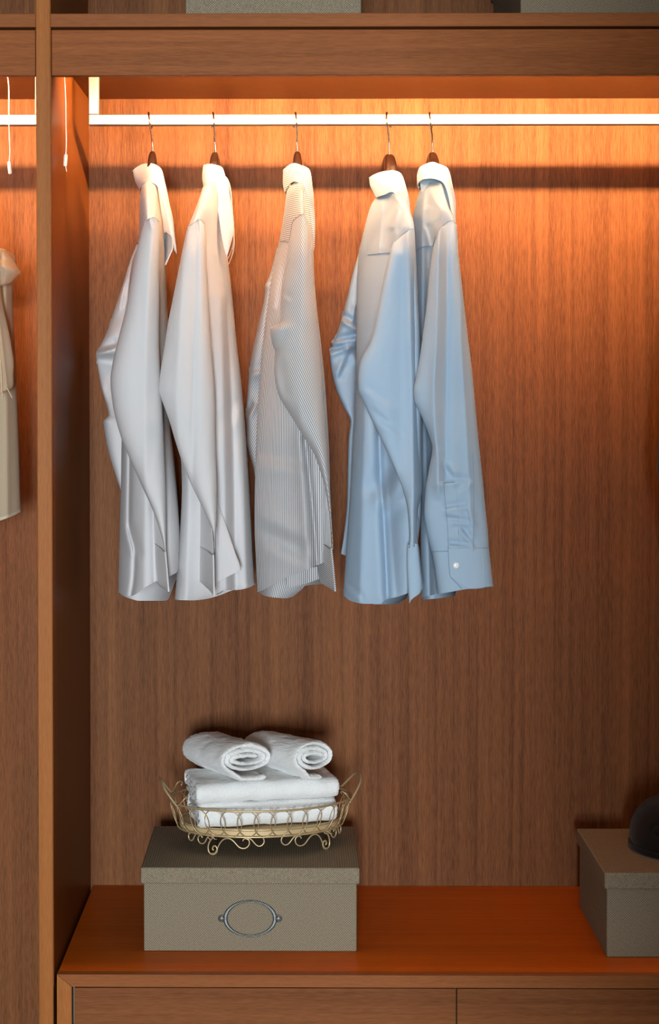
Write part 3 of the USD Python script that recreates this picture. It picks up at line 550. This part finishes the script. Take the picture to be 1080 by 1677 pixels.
yoke = body.patch(L=[(312, 622), (323, 616.5), (335, 609), (355, 602.5), (375, 600), (395, 602), (420, 602.5)], R=[(312, 650), (345, 671), (374, 678), (395, 648), (420, 641)], top=[(0, 324), (.4, 316), (1, 314)], bot=[(0, 417.5), (.5, 415.5), (1, 414)], off=.0022)
add(t, 'yoke', yoke, S)
slv = Cloth(L=[(372, 662), (385, 655), (395, 646), (410, 640), (430, 635), (455, 629), (490, 622), (530, 614), (560, 606.5), (578, 596.5), (595, 589.5), (620, 586.5), (640, 587.5), (650, 592), (680, 605.5), (715, 622.5), (755, 641), (805, 661), (835, 668), (880, 671), (900, 669)],
    R=[(372, 679), (420, 682), (500, 686), (560, 689), (640, 691), (720, 691), (800, 692), (838, 685), (900, 684)],
    top=[(0, 396), (.25, 386), (.6, 376.5), (1, 373)], bot=[(0, 897), (1, 895)], yl=[(372, .12), (420, .10), (700, .10), (900, .075)], yr=[(372, .11), (500, .13), (720, .13), (900, .10)], bulge=[(372, .012), (420, .03), (620, .035), (800, .025), (895, .012)], back=[(372, 0), (420, .02), (700, .03), (895, .015)],
    creases=[([(376, 667), (440, 671), (560, 673.5), (640, 675.5), (720, 677), (830, 678)], 9, .016), ([(400, 660), (700, 655)], 12, -.004)], dents=[(605, 640, 640, 665, 6, .0018), (622, 690, 655, 710, 6, .0018), (612, 668, 636, 688, 5, -.0015)], seed=20, p=2.0)
add(t, 'sleeve', slv.mesh(), S)
cuff = Cloth(L=[(885, 668.5), (920, 667), (950, 668), (988, 670.5)], R=[(885, 684), (920, 687.5), (960, 691), (970, 690.5), (988, 672)], top=[(0, 892), (1, 890)], bot=[(0, 988), (.5, 980), (.9, 972), (1, 966)], yl=.075, yr=.075, bulge=.008, back=.012, wob=.0006, seed=21, ns=30, nt=40, t=.0016)
add(t, 'cuff', cuff.mesh(), S)
T = 'thread_blue'; seam(t, slv, [(647, 396), (656, 387), (668, 377.8), (678, 374.5)], T); seam(t, body, [(603, 417.5), (620, 415.6), (641, 414)], T, off=.003)
slit = Cloth(L=[(838, 679), (900, 684), (965, 691)], R=[(838, 680), (853, 686.5), (868, 686.5), (884, 684.5), (898, 687), (920, 689), (965, 695)], top=838, bot=[(0, 966), (1, 962)], yl=.085, yr=.10, bulge=.003, back=.01, wob=.001, seed=22, ns=20, nt=60)
add(t, 'sleeve_placket', slit.mesh(), S)
far = Cloth(L=[(395, 594), (412, 588.5), (440, 580), (490, 568), (530, 557), (556, 547), (561, 543), (566, 545), (573, 540), (580, 540.5), (592, 541.5), (615, 545), (640, 552), (670, 565), (690, 574), (720, 571), (830, 568), (870, 564), (910, 558)],
    R=[(395, 603), (440, 602), (530, 594), (600, 590), (700, 586), (910, 578)], top=[(0, 412), (1, 430)], bot=[(0, 907), (1, 914)], yl=[(395, .42), (560, .40), (907, .40)], yr=.42, bulge=[(395, .01), (480, .03), (555, .045), (575, .02), (600, .03), (690, .03), (907, .01)], back=.02,
    dents=[(558, 519, 583, 534, 4.5, .012), (546, 561, 580, 554, 5, .015), (541, 576, 574, 565, 5, .013), (556, 614, 573, 575, 5, -.006), (576, 570, 590, 590, 6, .008), (583, 505, 580, 530, 3, .005)], seed=23, ns=80, nt=260)
add(t, 'sleeve', far.mesh(), S)
add(t, 'collar', strip([(672.5, 347, .20, 673, 360, .195), (669, 320, .20, 664, 338, .185), (664.5, 303, .205, 652, 322, .18), (656.5, 283.5, .215, 641, 314, .188), (642, 279, .235, 630, 319, .205), (624, 281.5, .265, 618, 323.5, .245), (605, 291, .315, 611, 313, .305), (612, 286, .35, 616, 310, .36), (634, 283, .37, 636, 310, .38), (653, 289, .36, 653, 318, .37), (661, 312, .33, 662, 340, .33)]), S)
hanger('dark wooden hanger with wire hook inside the left one of the pale blue shirts', (637.5, 252), 634, (639.5, 208.5), 0.15, (636.8, 635.3, 633.6, 633.5), wide=1.5, z9=.12, z17=.20, span=.15, inside=body, below=322)
# --- shirt 5
t = shirt('pale blue shirt hanging rightmost, its buttoned cuff facing the room', 740, 0)
body = Cloth(L=[(300, 694), (312, 688), (340, 680), (362, 676), (420, 677), (560, 684), (700, 690), (900, 689), (982, 690)],
    R=[(300, 725), (340, 736), (360, 746), (440, 752), (560, 764), (700, 772), (860, 770), (950, 755), (972, 747), (985, 745)],
    top=[(0, 312), (.4, 298), (1, 302)], bot=[(0, 979), (.2, 976), (.5, 972), (1, 965)], botb=[(0, 982), (.5, 980), (1, 976)],
    yl=[(300, .29), (365, .30), (600, .26), (980, .25)], yr=[(296, .20), (330, .15), (362, .115), (980, .16)], bulge=[(300, .03), (362, .05), (980, .045)], back=[(300, .05), (362, .12), (980, .20)], p=2.6,
    creases=[([(320, 695), (410, 691), (560, 691)], 4, .010, 300, 640), ([(640, 696), (980, 705)], 5, -.012, 600, 1000), ([(410, 700), (520, 702)], 4, .008, 400, 600), ([(305, 703), (330, 713), (345, 723), (378, 719)], 9, .010, 290, 405)], dents=[(700, 375, 706, 400, 4, .004)], seed=24, ns=80)
add(t, 'body', body.mesh(), S)
yoke = body.patch(L=[(305, 696), (340, 680.5), (362, 676.5), (415, 677.5)], R=[(305, 722), (340, 735), (362, 742), (378, 719), (415, 708)], top=[(0, 316), (.4, 304), (1, 304)], bot=[(0, 414), (.35, 407), (.5, 404), (1, 403)], off=.0022)
add(t, 'yoke', yoke, S)
slv = Cloth(L=[(359, 730), (367, 724), (375, 718.5), (400, 712), (430, 706), (490, 700), (540, 694), (590, 687), (620, 681.5), (640, 677.5), (655, 679), (680, 690), (715, 704), (733, 708.5), (765, 703.5), (800, 697.5), (840, 695), (865, 698), (905, 707.5)],
    R=[(359, 742), (368, 747.5), (420, 752), (470, 757.5), (540, 765.5), (600, 773), (680, 780.5), (750, 787.5), (830, 795.5), (890, 801), (905, 801.5)],
    top=[(0, 376), (.35, 366), (.8, 359.5), (1, 367)], bot=[(0, 905), (.3, 904), (1, 900)], yl=[(359, .10), (420, .08), (560, .07), (740, .075), (900, .10)], yr=[(359, .10), (900, .105)], bulge=[(359, .012), (420, .03), (640, .04), (800, .037), (905, .035)], back=[(359, 0), (420, .02), (700, .03), (905, .02)],
    creases=[([(380, 719), (560, 715), (640, 711), (760, 718)], 9, .016, 330, 820), ([(380, 733), (560, 732), (700, 730)], 8, -.010, 330, 800), ([(560, 756), (900, 775)], 6, .006)], dents=[(730, 762, 742, 776, 5, -0.00390), (728, 790, 760, 787, 4, 0.00312), (732, 832, 760, 828, 4, 0.00390), (734, 845, 764, 849, 4, -0.00312), (740, 892, 775, 895, 4, 0.00468), (758, 868, 772, 886, 4, 0.00390), (756, 800, 768, 790, 5, 0.00312), (745, 860, 770, 862, 4, -0.00234), (765, 835, 775, 860, 4, -0.00234)], seed=25, ns=90, nt=170, p=2.6)
add(t, 'sleeve', slv.mesh(), S)
cuff = Cloth(L=[(897, 706), (930, 712), (974, 717)], R=[(890, 801), (930, 805), (962, 809)], top=[(0, 903), (.28, 903), (.3, 898), (1, 897)], bot=[(0, 973), (.26, 969), (.5, 965), (1, 960.5)], yl=.10, yr=.105, bulge=.037, back=.022, wob=.0008, seed=26, ns=60, nt=40, t=.0016, p=2.6)
add(t, 'cuff', cuff.mesh(), S)
fl_ = cuff.patch(L=[(897, 734), (910, 735), (943, 738), (950, 743), (964.5, 757)], R=[(897, 790), (962, 795)], top=[(0, 898), (1, 897.5)], bot=[(0, 946), (.01, 947), (.33, 964.5), (1, 962)], off=.0045, t=.0022)
add(t, 'cuff_overlap', fl_, S)
pk = slv.patch(L=[(788, 727), (830, 730.5), (870, 734), (902, 734.5)], R=[(788, 745), (830, 750), (902, 752)], top=[(0, 791), (1, 789)], bot=[(0, 902), (1, 900)], off=.0022, t=.0012)
add(t, 'sleeve_placket', pk, S)
button(t, 747, 926, float(cuff.front(np.array(747.), np.array(926.))) - .0036)
seam(t, slv, [(719.5, 376), (728, 367), (741, 360.8), (746, 366.5)], T); seam(t, body, [(683, 411.5), (690, 405.4), (707, 403.2)], T, off=.003)
seam(t, cuff, [(708.5, 903.5), (734, 902.8)], T); seam(t, cuff, [(735, 898.3), (765, 897.6), (800, 897.4)], T)
seam(t, slv, [(728, 902), (727, 791), (745, 789.5)][1:], T, off=.003); seam(t, slv, [(727, 791), (730.5, 830), (734, 870), (734.6, 898)], T, off=.003); seam(t, cuff, [(734.6, 899), (735, 910), (738, 943.5), (744, 951), (757, 964)], T, off=.006)
seam(t, slv, [(775, 742), (776.5, 820), (776, 896)], T)
add(t, 'neckband', Cloth(L=[(284, 688), (312, 690), (325, 700), (366, 736)], R=[(284, 735), (320, 742), (366, 747)], top=[(0, 288), (1, 284)], bot=[(0, 322), (.5, 330), (1, 366)], yl=.245, yr=.195, bulge=.003, back=.003, wob=.0004, ns=30, nt=40).mesh(), S)
add(t, 'collar', strip([(747, 363, .17, 744.5, 371, .165), (746.5, 335, .175, 739, 346, .16), (741, 302, .185, 732, 312, .165), (733.5, 275.5, .20, 724.5, 298, .17), (720, 269, .215, 706, 292, .18), (708, 265.5, .235, 692, 294, .205), (687.5, 274, .28, 684, 304, .27),
    (692, 276, .33, 690, 314, .33), (712, 272, .36, 710, 306, .37), (729, 281, .36, 727, 312, .37), (738, 310, .34, 738, 340, .34)]), S)

hanger('dark wooden hanger with wire hook inside the rightmost pale blue shirt', (708.5, 249), 704, (707, 208), 0.12, (708, 706.6, 705.5, 704.3), wide=1.25, z9=.10, z17=.17, span=.15, inside=body, below=300)
# ------------------------------------------------------------------ the dress in the left bay
hanger('dark wooden hanger carrying the cream dress in the left bay', (-50, 250), -54, (-55, 208), 0.28, (-51, -52, -53, -53.5), group=None, span=.185, z9=.09, z17=.165)
t = thing('dress', 'sheer cream dress with a ruffled neck tie, at the far left edge', 'dress', at(-42, 850, .28))
lin = Cloth(L=[(430, -95), (560, -105), (700, -112), (830, -118)], R=[(430, 14), (560, 17), (700, 19), (830, 19.5)], top=[(0, 420), (.5, 405), (1, 420)], bot=827, yl=.27, bulge=.04, back=.05, seed=31)
add(t, 'lining', lin.mesh(), 'cotton_cream')
ov = Cloth(L=[(405, -90), (560, -118), (700, -128), (855, -140)], R=[(400, 10), (430, 27), (455, 25.5), (470, 22), (490, 21.5), (560, 24), (620, 27), (700, 30), (760, 32), (800, 33), (838, 34.5), (850, 33)], top=[(0, 425), (.5, 400), (.9, 408), (1, 420)], bot=[(0, 850), (.5, 860), (.75, 855), (.9, 847), (1, 838)], yl=.27, bulge=.06, back=.06, creases=[([(450, -20), (850, -25)], 8, .01), ([(450, 10), (850, 12)], 6, .008)], seed=32)
add(t, 'overlay', ov.mesh(), 'chiffon')
hem = ov.patch(L=-138, R=[(830, 33.5), (850, 33)], top=[(0, 845), (.5, 855), (.75, 850), (.9, 842), (1, 834)], bot=[(0, 850), (.5, 860), (.75, 855), (.9, 847), (1, 838)], off=.0015)
add(t, 'hem', hem, 'cotton_cream')
tie = Cloth(L=[(405, -30), (470, -28)], R=[(405, 2), (413, 9), (424, 20), (437, 28), (446.5, 34), (455, 26), (464, 18), (469, 8)], top=[(0, 420), (.5, 405), (1, 412)], bot=[(0, 455), (.5, 470), (.8, 468), (1, 462)], yl=.17, yr=.20, bulge=.03, back=.03, creases=[([(405, 2), (470, 2)], 4, -.01)], dents=[(5, 430, 24, 436, 6, .008)], seed=33, ns=50, nt=50)
add(t, 'neck_tie', tie.mesh(), 'chiffon')
sash = Cloth(L=[(468, -20), (560, -8), (640, 0)], R=[(468, 1), (500, 5), (530, 12), (560, 18), (600, 23), (612, 22), (628, 22.5), (636, 20), (643, 6)], top=466, bot=[(0, 645), (.5, 643), (1, 636)], yl=.18, yr=.19, bulge=.012, back=.012, creases=[([(500, -4), (640, 12)], 4, .006)], seed=34, ns=40, nt=80)
add(t, 'sash', sash.mesh(), 'chiffon')
for pts in ([(1, 590), (2.5, 620), (4, 652)], [(12, 636), (17, 646), (20, 652)]): part(t, 'tie_end', tube(spline([at(p, q, .165) for p, q in pts], 16), .0011, 6), 'cotton_cream', smooth=True)

# ------------------------------------------------------------------ storage boxes
def storage_box(label, x0, x1, y0, y1, z, h, lid_h, over=.005, holder=None):
    t = thing('storage_box', label, 'box', ((x0 + x1) / 2, (y0 + y1) / 2, z))
    part(t, 'body', rbox(x0 + over, x1 - over, y0 + over, y1 - over, z, z + h - .004, .003), 'burlap', smooth=40)
    o, i = rbox(x0, x1, y0, y1, z + h - lid_h, z + h, .003), cbox(x0 + over - .001, x1 - over + .001, y0 + over - .001, y1 - over + .001, z + h - lid_h - .01, z + h - .0035)
    a = m3.Manifold(m3.Mesh(np.array(o.vertices, np.float32), np.array(o.faces, np.uint32))) - m3.Manifold(m3.Mesh(np.array(i.vertices, np.float32), np.array(i.faces, np.uint32)))
    g = a.to_mesh(); part(t, 'lid', trimesh.Trimesh(g.vert_properties[:, :3], g.tri_verts), 'burlap', smooth=40)
    if holder:
        yf = y0 + over
        c = at(*holder, yf); th = np.linspace(0, 2 * np.pi, 72, endpoint=False)
        A, Bz = .0475, .0325
        oo = Polygon(np.c_[c[0] + A * np.cos(th), c[2] + Bz * np.sin(th)]); ii = Polygon(np.c_[c[0] + (A - .0055) * np.cos(th), c[2] + (Bz - .0022) * np.sin(th)])
        hp = part(t, 'label_holder', extr(oo.difference(ii), yf - .0016, yf), 'ring_metal')
        for aa, bb in ((A, Bz), (A - .0055, Bz - .0022)):
            part(hp, 'rim', tube(np.c_[c[0] + aa * np.cos(th), np.full(72, yf - .0018), c[2] + bb * np.sin(th)], .0010, 8, closed=True), 'dark_metal', smooth=True)
        for s in (-1, 1):
            m = trimesh.creation.icosphere(3, .0042); m.apply_scale((1, .6, 1)); m.apply_translation((c[0] + s * (A + .0035), yf - .001, c[2])); part(hp, 'rivet', m, 'ring_metal', smooth=True)
            part(hp, 'rivet_ring', tube(np.c_[c[0] + s * (A + .0035) + .0058 * np.cos(th[::3]), np.full(24, yf - .0008), c[2] + .0058 * np.sin(th[::3])], .0011, 6, closed=True), 'dark_metal', smooth=True)
BX0, BX1 = X(230.5, .125, 1425), X(589.5, .125, 1425)
BH = Z(1421.5, .125) - zb
storage_box('beige woven storage box with an oval metal label holder, under the towel basket', BX0, BX1, .125, .433, zb, BH, .0295, holder=(410, 1504))
RX0 = X(991, .097, 1430)
storage_box('beige woven storage box at the right end of the bench, under a black hat', RX0, RX0 + .39, .097, .42, zb, BH, .0295)
UX0, UX1 = X(299, .06, 10), X(597, .06, 10)
storage_box('beige woven storage box in the middle of the top shelf, above the striped shirt', UX0, UX1, .06, .40, zs1, .16, .03)
VX0 = X(849, .085, 10)
storage_box('beige woven storage box on the top shelf at the upper right corner', VX0, VX0 + .33, .085, D - .03, zs1, .16, .03)

# ------------------------------------------------------------------ wire basket with towels
zl = zb + BH
ROT = math.radians(8.7); bc = np.array([X(427, .30, 1340), .305, zl])
bk = thing('wire_basket', 'oval gilt wire basket on scrolled feet, holding the white towels', 'basket', bc, rotz=ROT)
RA, RB, BA, BB = .173, .122, .157, .106
zr, zt0 = .088, .037
def rim(a, b, z, n=90): th = np.linspace(0, 2 * np.pi, n, endpoint=False); return np.c_[a * np.cos(th), b * np.sin(th), np.full(n, z)]
def onwall(phi, t): a, b = BA + (RA - BA) * t ** .8, BB + (RB - BB) * t ** .8; return np.stack([a * np.cos(phi), b * np.sin(phi), zt0 + (zr - zt0) * t], -1)
def lpart(name, m, mt='gold_wire', **k): return part(bk, name, m, mt, smooth=True, world=False, **k)
lpart('rim', joined(tube(rim(RA, RB, zr), .0021, 8, closed=True)))
lpart('base_ring', joined(tube(rim(BA, BB, zt0), .0020, 8, closed=True), tube(rim(BA - .004, BB - .004, zt0 + .012), .0020, 8, closed=True)))
pth = np.linspace(0, 2 * np.pi, 72, endpoint=False); pm = trimesh.creation.extrude_polygon(Polygon(np.c_[(BA - .003) * np.cos(pth), (BB - .003) * np.sin(pth)]), .009, engine='earcut'); pm.apply_translation((0, 0, zt0 + .001))
part(bk, 'tray', pm, 'tray_gold', smooth=40, world=False, label='flat oval tray floor')
NL = 29
phs = np.linspace(0, 2 * np.pi, 4001); arc = np.r_[0, np.cumsum(np.hypot(RA * np.diff(np.cos(phs)), RB * np.diff(np.sin(phs))))]
for k in range(NL):
    s0 = (k + .5) / NL * arc[-1]; th = np.linspace(0, 2 * np.pi, 36, endpoint=False)
    s = s0 + .0205 * np.cos(th); ph = np.interp(s % arc[-1], arc, phs); tt = .5 + .5 * np.sin(th)
    p = onwall(ph, tt); off = (k % 2) * .0012; p[:, :2] *= 1 + off / RA
    lpart('wire_loop', tube(p, .0009, 5, closed=True))
def scroll(pts, phi0, sgn=1, r=.0017):
    """Scrolled wire under the base ring: pts are (run along the ring, height)."""
    q = spline(pts, 60); s_at = np.interp(phi0 % (2 * np.pi), phs, arc * (BA / RA))
    ph = np.interp((s_at + sgn * q[:, 0]) % (arc[-1] * BA / RA), arc * (BA / RA), phs)
    a, b = BA - .002, BB - .002
    return tube(np.c_[a * np.cos(ph), b * np.sin(ph), q[:, 1]], r, 7)
FEET = [math.atan2(-.080 / BB, -.100 / BA), math.atan2(-.075 / BB, .122 / BA), math.atan2(.080 / BB, .112 / BA), math.atan2(.080 / BB, -.112 / BA)]
for ph in FEET:
    sg = 1 if math.cos(ph) * math.sin(ph) > 0 else -1        # towards the middle of the long side
    sgn = sg * (1 if math.sin(ph) > 0 or True else -1)
    f0 = lpart('foot', scroll([(-.004, .036), (.004, .028), (.009, .016), (.007, .005), (-.001, .0018), (-.008, .006), (-.009, .014), (-.004, .018), (.0, .013), (-.003, .010)], ph, -sgn))
    lpart('scroll', scroll([(-.002, .0035), (.006, .006), (.012, .018), (.022, .031), (.034, .033), (.044, .026), (.052, .018), (.062, .016), (.070, .022), (.070, .031), (.063, .034), (.059, .029)], ph, sgn, .0015))
    lpart('scroll', scroll([(.066, .034), (.075, .032), (.083, .023), (.091, .020), (.098, .026), (.097, .034), (.090, .036)], ph, sgn, .0015))
    lpart('scroll', scroll([(.002, .036), (.012, .030), (.018, .021), (.027, .020), (.032, .028), (.027, .034), (.022, .030)], ph, -sgn, .0015))
    lpart('scroll', scroll([(.034, .036), (.041, .030), (.047, .022), (.055, .023), (.057, .031), (.052, .034)], ph, -sgn, .0015))
    b0 = np.array([BA * math.cos(ph), BB * math.sin(ph), zt0])
    lpart('binding', tube(b0 + np.array([[.004 * math.cos(a) + .0007 * a - .006, 0.0035 * math.sin(a) - .0005, .004 * math.sin(a) + .003 * math.cos(a * .5)] for a in np.linspace(0, 18, 60)]), .0007, 5))
for s in (-1, 1):
    pts = [(s * (RA - .012), -.060, zr - .004), (s * (RA - .004), -.052, zr + .006), (s * (RA + .012), -.036, zr + .028), (s * (RA + .016), -.018, zr + .037), (s * (RA + .017), 0, zr + .039), (s * (RA + .016), .018, zr + .037), (s * (RA + .012), .036, zr + .028), (s * (RA - .004), .052, zr + .006), (s * (RA - .012), .060, zr - .004)]
    h = lpart('handle', tube(spline(pts, 60), .0022, 8))
    for e in (-1, 1):
        c = [(s * (RA - .010), e * .056, zr + .002), (s * (RA - .016), e * .066, zr + .008), (s * (RA - .022), e * .070, zr + .016), (s * (RA - .028), e * .064, zr + .019), (s * (RA - .027), e * .056, zr + .013)]
        part(h, 'curl', tube(spline(c, 24), .0014, 6), 'gold_wire', smooth=True, world=False)

TR = math.radians(12.5)
U3, V3 = np.array([-math.sin(TR), math.cos(TR), 0]), np.array([0, 0, 1.0])   # across (to the back) and up
AX = np.array([math.cos(TR), math.sin(TR), 0])
def ends(length, n=26, r=.010):
    a = np.linspace(0, 1, n); e = []
    for i in np.linspace(0, np.pi / 2, 6)[:-1]: e.append((-length / 2 + r * (1 - math.cos(i)) , max(.15, math.sin(i) * .99)))
    e = [(-length / 2 + r * (1 - math.cos(i)), max(.12, math.sin(i))) for i in np.linspace(0, np.pi / 2, 6)]
    mid = [(x, 1.0) for x in np.linspace(-length / 2 + r, length / 2 - r, n)[1:-1]]
    return e + mid + [(-x, h) for x, h in e[::-1]]
def folded_towel(label, c, length, depth, h, seed, layers):
    """Terry towel folded over itself; the fold faces the room, the layers show at its ends."""
    th = h / layers
    pts = []; b0 = -depth / 2
    # a flattened coil: outside once round, then inwards
    r0 = h / 2
    for k, lay in enumerate(range(layers // 2)):
        rr = r0 - th * (k + .5); d = depth / 2 - th * k * 1.1
        arc_f = [(-d + rr + rr * math.cos(a), rr * math.sin(a)) for a in np.linspace(1.5 * np.pi, .5 * np.pi, 16)]
        arc_b = [(d - rr + rr * math.cos(a), rr * math.sin(a)) for a in np.linspace(.5 * np.pi, -.5 * np.pi, 16)] if k < layers // 2 - 1 or True else []
        lead = [(x, -rr) for x in np.linspace(d - rr - .004, -d + rr + .004, 14)]
        roof = [(x, rr) for x in np.linspace(-d + rr + .004, d - rr - .004, 14)]
        pts += lead + arc_f + roof + (arc_b[:12] if k < layers // 2 - 1 else [])
    p = np.array(pts); q, nrm = resample(p, 150)
    half = np.full(150, th / 2 * .97)
    v, f = band(q, nrm, ends(length), half, AX, np.asarray(c) + V3 * (h / 2), U3, V3, seed=seed)
    t = thing('folded_towel', label, 'towel', c, group='white towels in the wire basket')
    part(t, 'terry_cloth', (v, f), 'terry', smooth=True)
tz = zl + zt0 + .0118
tc = at(447, 1330, .305)
folded_towel('white folded towel at the bottom of the pile, inside the basket wire', (bc[0] + .002, .302, tz), .262, .140, .0465, 3, 4)
folded_towel('white folded towel in the middle of the pile, the two rolls resting on it', (bc[0] + .000, .302, tz + .0472), .268, .150, .037, 5, 4)
def rolled_towel(label, front, back, rx, rz, seed, tail, turns=2.6, a0=0.0):
    front, back = np.asarray(front), np.asarray(back); ax = back - front; L = np.linalg.norm(ax); ax = ax / L
    u = np.cross(ax, [0, 0, 1]); u /= np.linalg.norm(u); v3 = np.cross(u, ax)
    th_ = .0088; k = 300; pit = .0096; hx, hz = rx - th_ / 2, rz - th_ / 2
    turns = (hz - .004) / pit; s = np.linspace(0, turns, k); ang = a0 - s * 2 * np.pi
    pts = np.c_[np.cos(ang) * (hx - pit * s), np.sin(ang) * (hz - pit * s)]
    tl = np.array(tail) ; pts = np.vstack([tl, pts])
    q, nrm = resample(pts, 240)
    half = np.full(240, th_ / 2)
    e = ends(L, 24, .012)
    vv, f = band(q, nrm, e, half, ax, (front + back) / 2, u, v3, seed=seed, fuzz=.0011)
    t = thing('rolled_towel', label, 'towel', ((front + back) / 2) - [0, 0, rz], group='white towels in the wire basket')
    part(t, 'terry_cloth', (vv, f), 'terry', smooth=True)
rt = tz + .0472 + .0375
TAIL = [(.036, -.0365), (.024, -.0385), (.006, -.0385), (-.012, -.0365)]
rolled_towel('white rolled towel on top of the pile, the left one', (at(406, 1236, .212)[0], .212, rt + .0455), (at(338, 1236, .40)[0], .40, rt + .031), .055, .0325, 11, TAIL, a0=-2.3)
rolled_towel('white rolled towel on top of the pile, the right one', (at(517, 1237, .235)[0], .235, rt + .0445), (at(428, 1237, .425)[0], .425, rt + .028), .046, .0335, 12, [(.012, -.0385), (.002, -.0395), (-.012, -.0375)], a0=-2.2)

# ------------------------------------------------------------------ black hat, black jacket
hc = np.array([X(1130, .284, 1384), .27, zl])
t = thing('hat', 'black round felt hat on the lid of the right storage box', 'hat', hc)
part(t, 'crown', lathe([(.110, .010), (.1135, .016), (.1145, .028), (.112, .045), (.104, .064), (.088, .082), (.062, .094), (.03, .099), (0, .1)], hc, 72), 'felt_black', smooth=True)
part(t, 'brim', lathe([(.104, .0), (.1145, .0005), (.1165, .004), (.1165, .010), (.1145, .0125), (.110, .011), (.104, .006)], hc, 72), 'felt_black', smooth=True)
th = np.linspace(0, 2 * np.pi, 40); bwc = at(1084, 1366, .145)
part(t, 'ribbon_bow', tube(np.c_[bwc[0] + .013 * np.cos(th[:-1]), np.full(39, bwc[1] + .012), bwc[2] + .010 * np.sin(th[:-1])], .0022, 8, closed=True), 'felt_black', smooth=True)
hanger('dark wooden hanger inside the black jacket at the right edge', (1150, 250), 1147, (1148, 208), 0.05, (1149, 1148.5, 1148, 1147.5), group=None)
t = thing('jacket', 'black jacket hanging at the right edge of the frame', 'jacket', at(1150, 985, .28))
add(t, 'body', Cloth(L=[(300, 1130), (365, 1112), (560, 1098), (980, 1096)], R=[(300, 1165), (365, 1190), (980, 1215)], top=300, bot=985, yl=.28, bulge=NECK, back=NECK, seed=41, ns=40, nt=60).mesh(), 'wool_black')
add(t, 'sleeve', Cloth(L=[(365, 1125), (560, 1096), (680, 1084), (740, 1077.5), (765, 1076.5), (790, 1079.5), (850, 1092), (960, 1110)], R=[(365, 1165), (560, 1175), (960, 1170)], top=360, bot=960, yl=.09, bulge=.05, back=.03, seed=42, ns=40, nt=80).mesh(), 'wool_black')
add(t, 'collar', strip([(1180, 380, .2, 1184, 400, .2), (1172, 300, .22, 1162, 330, .2), (1150, 268, .25, 1143, 298, .21), (1125, 280, .31, 1130, 311, .30), (1150, 273, .36, 1148, 300, .37), (1170, 320, .35, 1172, 350, .36)]), 'wool_black')
